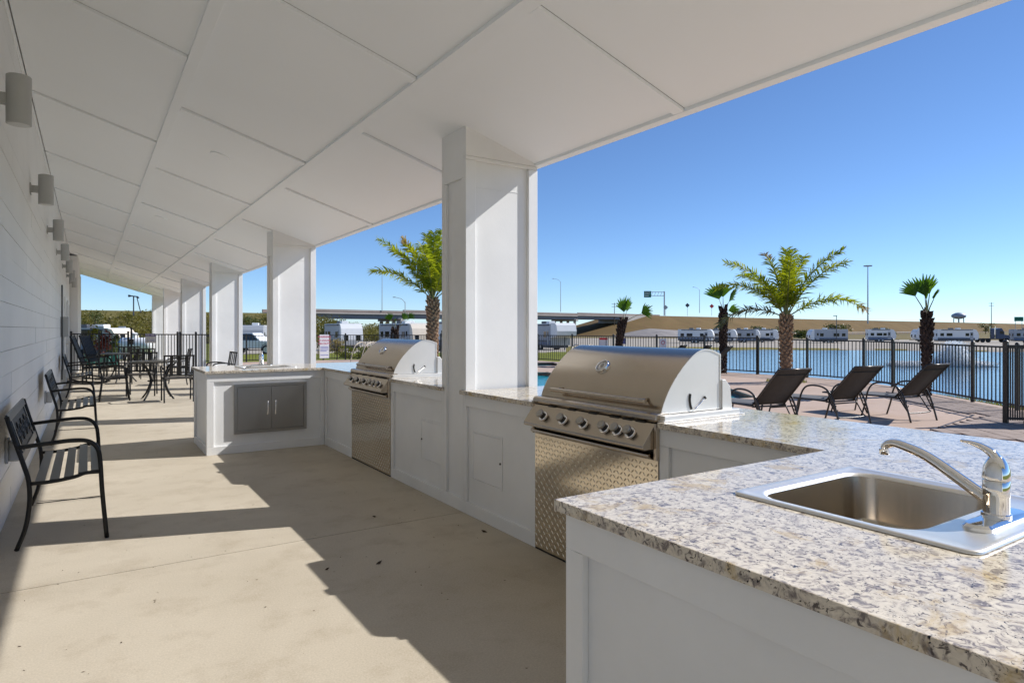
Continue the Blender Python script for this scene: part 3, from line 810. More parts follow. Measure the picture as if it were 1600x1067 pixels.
def dining_chair():       # faces +y
    t = thing("patio_chair", "black metal patio armchair", "chair", (0,0,0), 0, "black patio chairs around the tables")
    for s in (-1, 1):
        x = s*.245
        MB().tube(smooth_path([(x,-.25,0),(x,-.215,.25),(x,-.205,.43),(x,-.235,.62),(x,-.275,.87)], 4), .014, 7).build("rear_leg", M["black"], t, smooth=True)
        MB().tube(smooth_path([(x*1.04,-.232,.62),(x*1.1,-.05,.655),(x*1.12,.13,.65),(x*1.1,.2,.6),(x*1.04,.195,.44),(x*1.02,.245,0)], 4), .014, 7).build("front_leg_and_arm", M["black"], t, smooth=True)
        MB().bar((x*.97,-.2,.425),(x*.97,.2,.44), .02, .03).build("seat_rail", M["black"], t)
    MB().box(-.232,-.215,.432,.232,.225,.452).build("seat", M["sling"], t, bevel=.006)
    MB().bar((-.258,-.276,.87),(.258,-.276,.87), .03, .03).build("top_rail", M["black"], t, bevel=.004)
    MB().bar((-.245,-.212,.50),(.245,-.212,.50), .025, .025).build("lower_rail", M["black"], t)
    for x in (-.125, 0, .125): MB().bar((x,-.214,.512),(x,-.27,.856), .055, .008, up=(0,1,0)).build("back_slat", M["black"], t)
    return t
c0 = dining_chair()
for i, (x, y, a, lab) in enumerate((
    (1.42, 13.78, 0, "black patio chair closest to the far counter, its three back slats towards the camera"),
    (.93, 15.35, 170, "black patio chair on the far side of the nearer patio table"),
    (.42, 14.6, -90, "black patio chair left of the nearer patio table, seen from the side"),
    (2.33, 14.85, 95, "black patio chair whose tilted back shows above the far granite counter"),
    (1.15, 18.85, 0, "black patio chair on the near side of the farther patio table"),
    (.95, 20.6, 180, "black patio chair behind the farther patio table"),
    (1.85, 17.9, 75, "black patio chair turned sideways right of the farther patio table"))):
    place(c0, i == 0, (x, y, 0), R(a), lab, "black patio chairs around the tables")
def patio_table():
    t = thing("patio_table", "black metal patio table", "table", (0,0,0), 0, "black patio tables")
    MB().lathe([(.0,.715),(.46,.715),(.475,.722),(.475,.735),(.46,.742),(.0,.742)], 40).build("tabletop", M["bench_slat"], t, smooth=True, edge=40)
    for k in range(4):
        a = R(45+90*k); c, s = math.cos(a), math.sin(a)
        MB().tube(smooth_path([(c*.40,s*.40,.715),(c*.26,s*.26,.58),(c*.17,s*.17,.36),(c*.25,s*.25,.14),(c*.36,s*.36,0)], 5), .017, 8).build("leg", M["black"], t, smooth=True)
    MB().lathe([(.17,.345),(.185,.345),(.185,.36),(.17,.36)], 24, cap=False).build("leg_ring", M["black"], t)
    return t
t0 = patio_table()
place(t0, True, (1.15, 14.5, 0), 0, "nearer round black patio table left of the far counter", "black patio tables")
place(t0, False, (.72, 19.6, 0), .4, "farther round black patio table near the gate", "black patio tables")

def rocker():            # faces +x
    t = thing("rocking_chair", "black slatted rocking chair", "rocking chair", (0,0,0), 0, "black slatted rocking chairs")
    for s in (-1, 1):
        y = s*.27
        MB().tube(smooth_path([(-.52,y,.10),(-.25,y,.03),(.05,y,.015),(.32,y,.05)], 5), .02, 7).build("runner", M["black"], t)
        MB().tube([(.24,y,.04),(.25,y,.66)], .02, 7).build("front_leg", M["black"], t)
        MB().tube([(-.2,y,.03),(-.2,y,.45),(-.46,y,1.2)], .02, 7).build("rear_post", M["black"], t)
        MB().bar((-.29,y*1.08,.66),(.3,y*1.08,.675), .08, .022).build("arm", M["black"], t, bevel=.004)
        MB().bar((-.2,y,.40),(.25,y,.43), .02, .05).build("seat_rail", M["black"], t)
    for k in range(7): MB().bar((-.17+k*.07,-.255,.425+k*.004),(-.17+k*.07,.255,.425+k*.004), .05, .014).build("seat_slat", M["black"], t)
    for k in range(7):
        y = -.21+k*.07
        MB().bar((-.215,y,.50),(-.44,y,1.14), .045, .014, up=(1,0,0)).build("back_slat", M["black"], t)
    for z, x in ((.49,-.21),(1.16,-.447)): MB().bar((x,-.27,z),(x,.27,z), .03, .06, up=(0,0,1)).build("back_rail", M["black"], t)
    return t
r0 = rocker()
place(r0, True, (.12, 19.3, 0), R(-8), "nearer black slatted rocking chair beside the wall", "black slatted rocking chairs")
place(r0, False, (.32, 21.3, 0), R(-25), "farther black slatted rocking chair beside the fence", "black slatted rocking chairs")
for i, (px, py, r_, lab) in enumerate(((592,880,.5,"dark dry leaf on the shaded floor nearest the camera"),(757,831,1.9,"dark dry leaf on the floor below the white hatch"),(585,808,2.7,"tiny dry leaf on the floor by the floor joint"),(511,890,.2,"tiny dry leaf at the edge of the sunlit floor"))):
    dd = 1010*CAM_H/(py-514); x, y = ray(px, dd)
    b = MB(); s = .018 if i < 2 else .010
    b.add([(-s*1.5,0,.004),(-.2*s,-s*.7,.001),(s*1.6,0,.010),(0,s*.8,.002),(0,0,.012)], [(0,1,4),(1,2,4),(2,3,4),(3,0,4),(3,2,1,0)])
    o = b.build("dry_leaf", M["leaf_dry"]); o.location = (x, y, .0005); o.rotation_euler = (0,0,r_); tag(o, lab, "leaf", "dry leaves on the patio floor")

rnd = random.Random(8); b = MB()                          # grit and crumbs of leaf blown along the floor
for i in range(120):
    x, y = rnd.uniform(-.3,2.3), rnd.uniform(1.5,9) if i % 3 else rnd.uniform(3,5)
    if x > 1.0 and (y < 1.45 or y > 7.6): continue
    a = rnd.uniform(0,6.28); s_ = rnd.uniform(.0015,.0045); c_, n_ = math.cos(a)*s_, math.sin(a)*s_
    b.add([(x-c_*2,y-n_*2,.0012),(x+n_,y-c_,.001),(x+c_*2,y+n_*2,.003),(x-n_,y+c_,.0014)], [(0,1,2,3)])
tag(b.build("floor_grit", M["leaf_dry"], pf), kind="stuff")

# ================================================================== POOL DECK FURNITURE
def lounger():           # local: left hinge at x=0,y=0; foot end towards +y; width along +x
    t = thing("sun_lounger", "bronze framed sun lounger", "sun lounger", (0,0,0), 0, "sun loungers by the pool")
    Wd = .57
    top = (-.02, -.47, .855)
    for x in (.012, Wd-.012):
        MB().tube([(x,.02,.34),(x,-.47,.86)], .013, 8).build("back_rail", M["brown_metal"], t, smooth=True)
        MB().tube(smooth_path([(x,-.02,.345),(x,.4,.345),(x,.9,.325),(x,1.28,.315)], 4), .013, 8).build("seat_rail", M["brown_metal"], t, smooth=True)
        s = -1 if x < .2 else 1; xo = x + s*.035
        MB().tube(smooth_path([(xo,.54,0),(xo,.47,.22),(xo,.43,.40),(xo,.35,.52),(xo,.22,.56),(xo,.05,.55),(xo,-.07,.49),(xo,-.15,.36),(xo,-.21,.18),(xo,-.26,0)], 4), .0135, 8).build("arm_hoop", M["brown_metal"], t, smooth=True)
        MB().tube([(xo-s*.012,-.035,.50),(xo-s*.012,-.20,.17)], .010, 7).build("notch_bar", M["brown_metal"], t)
        nb = MB()
        for k in range(4):
            f = .25+k*.17; nb.tube([(xo-s*.012,-.035-.165*f,.50-.33*f),(xo-s*.012,-.085-.165*f,.475-.33*f),(xo-s*.012,-.09-.165*f,.50-.33*f)], .006, 5)
        nb.build("notches", M["black"], t)
        MB().tube([(x,1.02,.32),(x+s*.02,1.10,0)], .0125, 8).build("foot_leg", M["brown_metal"], t)
    for y, z, nm in ((1.28,.315,"foot_rail"),(-.47,.86,"head_rail"),(0,.335,"cross_rail"),(1.06,.14,"cross_rail")):
        MB().tube([(.012,y,z),(Wd-.012,y,z)], .012, 8).build(nm, M["brown_metal"], t, smooth=True)
    MB().tube(smooth_path([(.03,-.03,.36),(.035,-.16,.17),(.06,-.2,.13),(Wd-.06,-.2,.13),(Wd-.035,-.16,.17),(Wd-.03,-.03,.36)], 4), .010, 7).build("prop_bar", M["brown_metal"], t, smooth=True)
    b = MB(); n = 8
    for i in range(n+1):
        f = i/n; sag = -.012*math.sin(math.pi*f)
        for x in (.014, Wd/2, Wd-.014): b.v.append((x, .0-.475*f-(sag if x == Wd/2 else 0)*.7, .362+.508*f+(sag if x == Wd/2 else 0)))
    for i in range(n):
        for j in range(2): b.f.append([i*3+j,i*3+j+1,(i+1)*3+j+1,(i+1)*3+j]); b.m.append(0)
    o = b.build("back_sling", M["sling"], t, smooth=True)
    sm = o.modifiers.new("thick", 'SOLIDIFY'); sm.thickness = .006
    hb = MB(); hb.bar((.02,-.402,.782),(Wd-.02,-.402,.782), .012, .008).build("head_seam", M["black"], o)
    b = MB()
    for i in range(n+1):
        f = i/n
        for x in (.014, Wd/2, Wd-.014): b.v.append((x, .02+1.25*f, .36-.03*f-(.02*math.sin(math.pi*f) if x == Wd/2 else 0)))
    for i in range(n):
        for j in range(2): b.f.append([i*3+j,i*3+j+1,(i+1)*3+j+1,(i+1)*3+j]); b.m.append(0)
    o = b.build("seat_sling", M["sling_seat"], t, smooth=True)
    sm = o.modifiers.new("thick", 'SOLIDIFY'); sm.thickness = .006
    return t
l0 = lounger()
for i, (x, y, a, lab) in enumerate(((7.46,5.50,-12,"left sun lounger of the three, its back just right of the big grill"),(8.85,5.29,-11,"middle sun lounger of the three behind the granite counter"),(10.2,5.0,-8,"right sun lounger of the three, nearest the paved corner"))):
    place(l0, i == 0, (x, y, DECK_Z), R(a), lab, "sun loungers by the pool")

# fences ------------------------------------------------------------
def fence(name, label, cat, pts, h, sp=.115, posts=True, group=None, z=DECK_Z, post_r=.027):
    p0 = pts[0]
    t = thing(name, label, cat, (p0[0], p0[1], z), 0, group)
    pk = MB().box(-.008,-.008,.06,.008,.008,h-.03).mesh("picket", M["fence"])
    post = MB(); post.box(-post_r,-post_r,0,post_r,post_r,h+.02)
    post.lathe([(post_r*1.25,h+.02),(post_r*1.3,h+.03),(post_r*.8,h+.048),(.0,h+.056)], 12)
    pme = post.mesh("post", M["fence"])
    for k, p in enumerate(pts):
        if posts: inst(pme, "post", t, (p[0]-p0[0], p[1]-p0[1], 0))
        if k == len(pts)-1: break
        q = pts[k+1]; a = Vector((p[0]-p0[0], p[1]-p0[1], 0)); b = Vector((q[0]-p0[0], q[1]-p0[1], 0)); L = (b-a).length
        for zz in (h-.035, .085): MB().bar(a+Vector((0,0,zz)), b+Vector((0,0,zz)), .026, .032).build("rail", M["fence"], t)
        n = max(2, int(round(L/sp))); an = math.atan2(b.y-a.y, b.x-a.x)
        for i in range(1, n): inst(pk, "picket", t, a.lerp(b, i/n), (0,0,an))
    return t
fence("metal_fence", "black picket fence on the lake side behind the loungers", "fence",
      [(17.12,12.4),(17.16,10.81),(16.76,8.99),(16.09,7.94),(15.05,6.70),(14.02,5.46),(13.2,4.48),(12.38,3.5)], 1.10)
fence("metal_fence", "long black picket fence across the far side of the pool deck", "fence",
      [(17.12,12.43),(17.05,14.4),(16.9,16.4),(16.75,18.5),(16.58,20.8),(16.42,23.0),(14.75,24.4),(13.1,25.75),(11.4,27.1),(9.7,28.5),(7.6,28.5),(5.5,28.55),(3.5,28.6)], 1.14, .125)
fence("metal_fence", "black picket fence panel at the right edge of the photo beyond the paving", "fence", [(11.17,3.93),(11.33,3.73),(12.0,3.15)], 1.17, .03, post_r=.03)
fence("metal_fence", "black picket fence left of the porch gate, by the rocking chairs", "fence", [(-.45,24.5),(.28,23.76),(1.02,22.98)], 1.25, .115, z=0)
fence("metal_fence", "black picket fence between the porch gate and the white pillars", "fence", [(2.28,21.45),(2.64,20.96),(2.98,20.5)], 1.24, .115, z=0)
gt = fence("metal_gate", "black picket gate with a pool sign at the end of the porch", "gate", [(1.10,22.89),(2.22,21.53)], 1.24, .115, z=0)
MB().box(-.06,-.06,.9,.06,.06,1.06).build("latch", M["fence"], gt)
MB().tube([(0,0,1.24),(0,0,1.42)], .025, 8).build("latch_post", M["fence"], gt)

# text helper
def text(s, size, parent, loc, rot, m, name="lettering", align='CENTER', bold=.0):
    cu = bpy.data.curves.new(name, 'FONT'); cu.body = s; cu.size = size; cu.align_x = align; cu.align_y = 'CENTER'; cu.offset = bold
    tmp = bpy.data.objects.new(name, cu); C.objects.link(tmp)
    dg = bpy.context.evaluated_depsgraph_get(); me = bpy.data.meshes.new_from_object(tmp.evaluated_get(dg))
    bpy.data.objects.remove(tmp); me.materials.clear(); me.materials.append(m)
    o = bpy.data.objects.new(name, me); C.objects.link(o); o.parent = parent; o.location = loc; o.rotation_euler = rot
    return o
def sign(label, loc, rz, w, h):      # board facing local -y
    t = thing("fence_sign", label, "sign", loc, rz)
    MB().box(-w/2, 0, -h/2, w/2, .004, h/2).build("board", M["sign_white"], t, bevel=.001)
    return t
gd = math.atan2(21.53-22.89, 2.22-1.10)
s = sign("white sign with a purple header hanging on the porch gate", (1.62, 22.18, 1.14), gd, .40, .285)
s.location = (1.56, 22.25, 1.09)
MB().box(-.195,-.003,.055,.195,-.0005,.135).build("header", M["sign_purple"], s)
for k, wd_ in ((-.095,"POOL"),(.095,"AREA")): text(wd_, .062, s, (k,-.0045,.095), (math.pi/2,0,0), M["sign_white"], bold=.0015)
text("CLOSED", .098, s, (0,-.0015,-.065), (math.pi/2,0,0), M["sign_blue"], bold=.001)
for x0, x1 in ((-.15,.0),(.02,.12)): MB().box(x0,-.0015,.015,x1,-.0006,.03).build("small_print", M["fixture"], s)
s = sign("tall white warning sign with red and blue print beside the second pillar", (8.72, 28.42, .60), 0, .42, 1.04)
for z, tx in ((.42,"WARNING"),(.26,"NO LIFEGUARD"),(.12,"ON DUTY")):
    text(tx, .115 if tx != "NO LIFEGUARD" else .075, s, (-.0,-.0015,z), (math.pi/2,0,0), M["sign_red"], bold=.003)
for z in (-.02,-.08,-.14,-.2,-.38):
    MB().box(-.18,-.0015,z-.014,.18 if z != -.2 else .1,-.0006,z+.014).build("small_print", M["sign_blue"], s)
for px, dd, w, h, z, lab, top in ((943,27.3,.33,.34,.87,"white sign with a red band on the back fence above the big grill","sign_orange"),(972,27.0,.30,.24,.92,"small blue sign on the back fence by the thin palm","sign_blue"),(1036,25.5,.24,.34,.86,"small white sign on the back fence right of the blue one",None)):
    x, y = ray(px, dd - 3.0); s = sign(lab, (x, y, z), R(-42), w, h)
    for k in range(60):                                   # slide it along the sight line to just before the fence
        xx, yy = ray(px, 20 + k*.12)
        if sd_poly(xx, yy, deck_outer) > -.16: break
    s.location = (xx, yy, z)
    if top: MB().box(-w/2+.01,-.0025,h/2-(.09 if top == "sign_orange" else h-.02),w/2-.01,-.0005,h/2-.01).build("band", M[top], s)
    else:
        MB().lathe([(.05,0),(.07,0),(.07,.002),(.05,.002)], 20, Matrix.Translation((0,-.001,.03)) @ Matrix.Rotation(math.pi/2, 4, 'X'), cap=False).build("ring_mark", M["sign_red"], s)

# pool handrails
def handrail(loc, rz, label):
    t = thing("pool_handrail", label, "handrail", loc, rz, "pool handrails")
    for y in (-.28, .28):
        MB().tube(smooth_path([(-.75,y,-.2),(-.62,y,.35),(-.38,y,.72),(.1,y,.80),(.45,y,.45),(.62,y,.1),(.66,y,-.05)], 5), .02, 8).build("rail", M["tan_rail"], t, smooth=True)
    return t
h0 = handrail((9.9, 26.3, DECK_Z), .5, "left tan pipe handrail by the back fence, seen over the far grill")
place(h0, False, (11.5, 25.6, DECK_Z), .5, "right tan pipe handrail by the back fence, seen over the far grill")
h3 = copy_tree(h0); h3.location = (*ray(912, 23.5), DECK_Z); h3["label"] = "pale pipe handrail by the fence above the big grill's lid"

# low loungers parked by the back fence, seen over the grill lid
for px, dd, lab in ((1042,21.0,"folded dark lounger by the back fence, left of three"),(1080,20.4,"folded dark lounger by the back fence, middle of three"),(1112,19.6,"folded dark lounger by the back fence, right of three beside the grill")):
    o = copy_tree(l0); o.location = (*ray(px, dd), DECK_Z); o.rotation_euler = (0,0,R(20)); o["label"] = lab; o["group"] = "dark loungers parked by the back fence"

# ================================================================== PALMS
def frond_mesh(L, e0, droop, az, n=46, leaf=.34, lw=.018, seed=0, mats=None, twist=0):
    rnd = random.Random(seed); b = MB()
    c, s = math.cos(az), math.sin(az); pts = []; p = Vector((0,0,0)); k = 22
    for i in range(k+1):
        f = i/k; e = e0 - droop*f**1.5
        pts.append(p.copy()); p = p + Vector((c*math.cos(e), s*math.cos(e), math.sin(e)))*(L/k)
    b.tube(pts, [.017*(1-.85*i/k)+.002 for i in range(k+1)], 5, 1)
    side0 = Vector((-s, c, 0))
    for i in range(n):
        f = .14 + .86*(i+.5)/n
        j = min(k-1, int(f*k)); q = pts[j].lerp(pts[j+1], f*k-j); tg = (pts[j+1]-pts[j]).normalized()
        up = side0.cross(tg).normalized()
        if up.z < 0: up = -up
        ll = leaf*(.5+.5*math.sin(math.pi*min(1, .15+f*.78)))*rnd.uniform(.85,1.1)
        for sg in (-1, 1):
            ro = rnd.choice((rnd.uniform(-.5,-.1), rnd.uniform(.1,.45), rnd.uniform(.5,.95)))
            d = (side0*sg*math.cos(ro) + up*math.sin(ro) + tg*rnd.uniform(.55,.9) + Vector((0,0,rnd.uniform(-.15,.05)))).normalized()
            wv = (tg*.7 + up*rnd.uniform(-.6,.6) + side0*rnd.uniform(-.5,.5)).normalized()*lw*rnd.uniform(.8,1.25)
            m1 = q + d*ll*.45; tip = q + d*ll + Vector((0,0,-ll*rnd.uniform(.05,.30)))
            mi = 0 if not (f > .88 and mats == 2) else 2
            b.add([q-wv*.5, m1-wv, tip, m1+wv, q+wv*.5], [(0,1,3,4),(1,2,3)], mi)
    return b
def trunk_mesh(h, r0, r1, seed=0, boots=True, lean=(0,0), shag=1.0, top_r=None):
    rnd = random.Random(seed); prof = []
    b = MB(); n = 14; k = 16
    for i in range(k+1):
        f = i/k; r = r0*(1-f)+r1*f
        r *= (1 + .06*math.sin(i*2.1+seed))*(1 - (.55 if shag > 1.2 else .25)*max(0, f-.84)/.16)
        for j in range(n):
            a = 2*math.pi*j/n; rr = r*(1+rnd.uniform(-.06,.06))
            b.v.append((rr*math.cos(a)+lean[0]*f*f, rr*math.sin(a)+lean[1]*f*f, h*f))
    for i in range(k):
        for j in range(n): b.f.append([i*n+j,i*n+(j+1)%n,(i+1)*n+(j+1)%n,(i+1)*n+j]); b.m.append(0)
    if boots:
        m = int(h/.05)*5
        for q in range(m):
            f = (q+.5)/m; a = q*2.399; r = (r0*(1-f)+r1*f)*(1 - (.55 if shag > 1.2 else .25)*max(0, f-.84)/.16)
            z = h*f; o = Vector((lean[0]*f*f, lean[1]*f*f, 0)); c, s = math.cos(a), math.sin(a)
            out = Vector((c,s,0)); sd = Vector((-s,c,0)); flare = rnd.uniform(.15,.38)*r0*shag*(.6+1.4*f*f)
            ln = rnd.uniform(.045,.10)*(.7+1.0*f*f)*shag*min(1, r0/.12); wd = r*.33
            B = o + out*r*.93 + Vector((0,0,z))
            b.add([B-sd*wd, B+sd*wd, B+sd*wd*.7+out*(flare+.012)+Vector((0,0,ln*.8)), B+out*(flare+.02)+Vector((0,0,ln*1.15)), B-sd*wd*.7+out*(flare+.012)+Vector((0,0,ln*.8)), B+out*(flare*.6+.03)+Vector((0,0,ln*.3)), B+Vector((0,0,ln))],
                  [(0,1,5),(1,2,5),(2,3,5),(3,4,5),(4,0,5),(2,1,6),(3,2,6),(4,3,6),(0,4,6)], 1)
    return b
RIGHT = Vector((CY, -SY, 0)); AWAY = Vector((SY, CY, 0))
def world_az(phi):      # phi in the picture plane: 0 right, 180 left, 90 away
    v = RIGHT*math.cos(R(phi)) + AWAY*math.sin(R(phi)); return math.atan2(v.y, v.x)
def feather_palm(label, loc, th, r0, r1, fronds, scale=1.0, seed=0):
    t = thing("palm_tree", label, "palm tree", loc)
    trunk_mesh(th, r0, r1, seed).build("trunk", [M["trunk"], M["boot"]], t)
    for i, (phi, e, L, dr, kind) in enumerate(fronds):
        m0 = M["frond_old"] if kind == 1 else M["frond"]
        o = frond_mesh(L*scale, R(e), R(dr), world_az(phi), 98 if kind != 1 else 64, .36*scale, .0175*scale, seed*50+i, 2 if kind == 2 else None).build("frond", [m0, M["rachis"], M["frond_tip"]], t)
        o.location = (random.uniform(-.04,.04), random.uniform(-.04,.04), th-.03)
    # spear and sheath at the heart
    b = MB()
    for k in range(7):
        a = k*.9; b.tube([(.05*math.cos(a),.05*math.sin(a),th-.12),(.04*math.cos(a),.04*math.sin(a),th+.22),(.07*math.cos(a)*scale,.07*math.sin(a)*scale,th+.45*scale)], [.035,.022,.008], 5)
    b.build("crown_heart", M["rachis"], t)
    return t
F1 = [(178,52,2.15,78,0),(168,68,2.2,62,0),(205,58,1.9,60,0),(182,24,1.95,85,1),(-95,84,1.75,20,0),(120,80,1.85,26,2),(70,84,1.9,18,0),
      (40,72,2.0,34,0),(-25,70,2.25,48,0),(8,60,2.35,52,0),(2,34,2.3,76,2),(85,55,1.8,70,0)]
x, y = ray(1228, 16.9)
feather_palm("feathery date palm between the loungers and the lake fence, the largest palm on the right", (x, y, DECK_Z-.02), 1.72, .135, .12, F1, 1.0, 3)
F2 = [(180,62,2.7,36,0),(170,44,2.4,50,0),(160,70,2.3,25,2),(200,72,2.2,22,2),(120,82,2.3,14,0),(60,84,2.4,14,0),(-80,84,2.2,16,0),(-20,76,2.5,24,0),(10,66,2.5,40,0),(-50,62,2.3,50,0),(30,50,2.4,60,0),(5,40,2.4,70,0),(-100,70,2.1,45,0),(90,60,2.2,60,0),(-150,66,2.1,45,0)]
x, y = ray(676, 21.0)
feather_palm("tall date palm with a shaggy trunk behind the far grill, beside the nearest pillar", (x, y, DECK_Z-.02), 2.35, .165, .15, [(p,e,L/1.2,d_,k) for p,e,L,d_,k in F2], 1.2, 8)

def fan_palm(label, loc, th, r, fans, seed=0, lean=(0,0), bulge=1.0):
    t = thing("fan_palm", label, "palm tree", loc, 0, "young fan palms around the deck")
    trunk_mesh(th, r, r*bulge, seed, True, lean, 1.7).build("trunk", [M["shag"], M["shag"]], t)
    for i, (phi, e, pl, fl) in enumerate(fans):
        rnd = random.Random(seed*9+i); az = world_az(phi); c, s = math.cos(az), math.sin(az)
        d0 = Vector((c*math.cos(R(e)), s*math.cos(R(e)), math.sin(R(e)))); sd = Vector((-s,c,0)); nn = sd.cross(d0).normalized()
        base = Vector((lean[0], lean[1], th-.05)); hub = base + d0*pl
        b = MB(); b.tube([base, base.lerp(hub,.5)+Vector((0,0,.02)), hub], [.016,.011,.008], 5, 1)
        seg = 11; tw = rnd.uniform(.5,1.4)
        for k in range(seg):
            a = R(-46 + 92*k/(seg-1)); dr = (d0*math.cos(a) + (sd*math.cos(tw)+nn*math.sin(tw))*math.sin(a)).normalized()
            pr_ = (-d0*math.sin(a) + (sd*math.cos(tw)+nn*math.sin(tw))*math.cos(a)).normalized()
            ll = fl*(.80+.20*math.cos(a*1.6))*rnd.uniform(.9,1.05); w2 = fl*.062; ridge = dr.cross(pr_)*.02
            m1 = hub + dr*ll*.62; tip = hub + dr*ll + Vector((0,0,-ll*rnd.uniform(.0,.16)))
            b.add([hub, m1-pr_*w2+ridge, m1, m1+pr_*w2+ridge, tip-pr_*.006, tip+pr_*.006], [(0,1,2),(0,2,3),(1,4,2),(2,4,5),(2,5,3)])
        b.build("fan_leaf", [M["fan"], M["rachis"]], t)
    return t
for px, dd, th, r, fans, lab, lean, bu in (
    (1448,13.35,1.72,.062,[(172,62,.46,.42),(60,86,.34,.52),(40,70,.48,.46),(100,84,.42,.50),(20,60,.4,.28)],"fan palm with a dark shaggy trunk at the lake fence, right of the loungers",(0,0),1.35),
    (1130,20.3,2.0,.085,[(150,72,.40,.62),(15,56,.36,.62),(90,88,.45,.5),(-20,10,.15,.4)],"fan palm with a dark trunk between the grill and the big date palm",(0,0),1.0),
    (965,24.0,1.70,.10,[(75,84,.38,.68),(35,70,.42,.60),(8,26,.75,.52)],"leaning fan palm seen over the big grill's lid",(.2,-.12),1.0),
    (616,31.0,1.65,.12,[(160,66,.6,.42),(30,56,.7,.45),(15,44,.9,.4),(95,80,.4,.3)],"small fan palm beyond the back fence, above the far grill",(.05,0),1.0)):
    x, y = ray(px, dd); z = DECK_Z-.02 if dd < 28 else base_h(dd)-.03
    fan_palm(lab, (x, y, z), th, r, fans, int(px), lean, bu)

# grass tufts at the palm's planter hole
def tuft(name, loc, rad, n, h, m, seed, label):
    rnd = random.Random(seed); b = MB()
    for i in range(n):
        a = rnd.uniform(0,6.283); rr = rad*math.sqrt(rnd.random()); x, y = rr*math.cos(a), rr*math.sin(a); az = rnd.uniform(0,6.283)
        hh = h*rnd.uniform(.5,1); l = rnd.uniform(.1,.5)*hh; w_ = .006*h/.1
        b.add([(x-w_*math.sin(az),y+w_*math.cos(az),0),(x+w_*math.sin(az),y-w_*math.cos(az),0),(x+l*math.cos(az),y+l*math.sin(az),hh)], [(0,1,2)])
    o = b.build(name, m); o.location = loc; return tag(o, label, "grass", kind=None)
x, y = ray(1228, 16.9)
tag(tuft("grass_ring", (x, y, DECK_Z), .5, 500, .10, M["shrub_lime"], 4, None), kind="stuff")
rnd = random.Random(31); b = MB()                         # grass along the outside of the lake fence
line = [(17.4,12.4),(17.45,10.8),(17.0,8.9),(16.3,7.8),(14.25,5.3),(12.5,3.2)]
for i in range(len(line)-1):
    p, q = Vector(line[i]), Vector(line[i+1]); L = (q-p).length
    for k in range(int(L*420)):
        c = p.lerp(q, rnd.random()) + Vector((.6,-.35)).normalized()*rnd.uniform(-.12,.65); az = rnd.uniform(0,6.283); h = rnd.uniform(.05,.14)
        z = max(ground_h(c.x, c.y), -1.2)
        b.add([(c.x-.006*math.sin(az),c.y+.006*math.cos(az),z),(c.x+.006*math.sin(az),c.y-.006*math.cos(az),z),(c.x+.05*math.cos(az),c.y+.05*math.sin(az),z+h)], [(0,1,2)])
tag(b.build("fence_grass", M["shrub_lime"]), kind="stuff")

# ================================================================== BEYOND THE FENCE
def foliage(n, size, blobs, seed, shell=.55):
    rnd = random.Random(seed); b = MB(); tot = sum(q[3]*q[4]*q[5] for q in blobs)
    for bl in blobs:
        cx, cy, cz, rx, ry, rz = bl; k = int(n*rx*ry*rz/tot)+1
        for i in range(k):
            v = Vector((rnd.gauss(0,1), rnd.gauss(0,1), rnd.gauss(0,1))).normalized()*(shell+(1-shell)*rnd.random())*rnd.uniform(.8,1.12)
            c = Vector((cx+v.x*rx, cy+v.y*ry, cz+v.z*rz))
            u = Vector((rnd.gauss(0,1), rnd.gauss(0,1), rnd.gauss(0,.7))).normalized(); w_ = u.cross(Vector((rnd.gauss(0,1), rnd.gauss(0,1), rnd.gauss(0,1)))).normalized()
            s = size*rnd.uniform(.6,1.3)
            b.add([c-u*s, c-w_*s*.5, c+u*s, c+w_*s*.5], [(0,1,2,3)])
    return b
def tree(label, loc, h, wd, n, seed, m="tree_leaf", cat="tree", name="tree", size=None, group=None):
    rnd = random.Random(seed); t = thing(name, label, cat, loc, 0, group)
    b = MB(); hub = Vector((0,0,h*.38)); b.tube([(0,0,-.3),(wd*.02,0,h*.2),hub], [h*.032,h*.026,h*.02], 7); blobs = []
    for i in range(14):
        a = rnd.uniform(0,6.283); rr = wd*.5*rnd.uniform(.1,.75); z = h*rnd.uniform(.22,.86)
        e = Vector((rr*math.cos(a), rr*math.sin(a), z)); b.tube([hub, hub.lerp(e,.5)+Vector((0,0,h*.05)), e], [h*.014,h*.009,h*.004], 5)
        blobs.append((e.x,e.y,e.z, wd*rnd.uniform(.15,.26), wd*rnd.uniform(.15,.26), h*rnd.uniform(.12,.2)))
    b.build("trunk", M["bark"], t)
    foliage(n, size or h*.018, blobs, seed+1, .35).build("crown", M[m], t)
    return t

# highway embankment (runs left to right in the far background) and the overpass
E0 = Vector((60.0, 200.0)); ED = Vector((.9852, .1716)); EN = Vector((-ED.y, ED.x))     # EN points away from the camera
def emb_top(s):     # s along the line from E0
    if s < 0: return 6.0
    return 6.9 + 1.1*min(1, s/140) if s < 200 else 8.0 + min(1.4, (s-200)*.0012)
def strip(name, s0, s1, step, prof_fn, m, smooth=True):
    b = MB(); k = 0; rnd = random.Random(5); ss = []
    s = s0
    while s <= s1+.01: ss.append(s); s += step
    for s in ss:
        pr_ = prof_fn(s); k = len(pr_)
        for off, z in pr_:
            p = E0 + ED*s + EN*off; b.v.append((p.x, p.y, z))
    for i in range(len(ss)-1):
        for j in range(k-1): b.f.append([i*k+j,(i+1)*k+j,(i+1)*k+j+1,i*k+j+1]); b.m.append(0)
    o = b.build(name, m, smooth=smooth); tag(o, kind="structure"); return o
def emb_prof(s):
    z = emb_top(s); w_ = .25*math.sin(s*.07)+.15*math.sin(s*.19)
    return [(-34,-4),(-30+w_*3,-2.0),(-24,-.6+w_*.2),(-12,z*.55),(-3,z-.3),(0,z),(24,z+.1),(40,-4)]
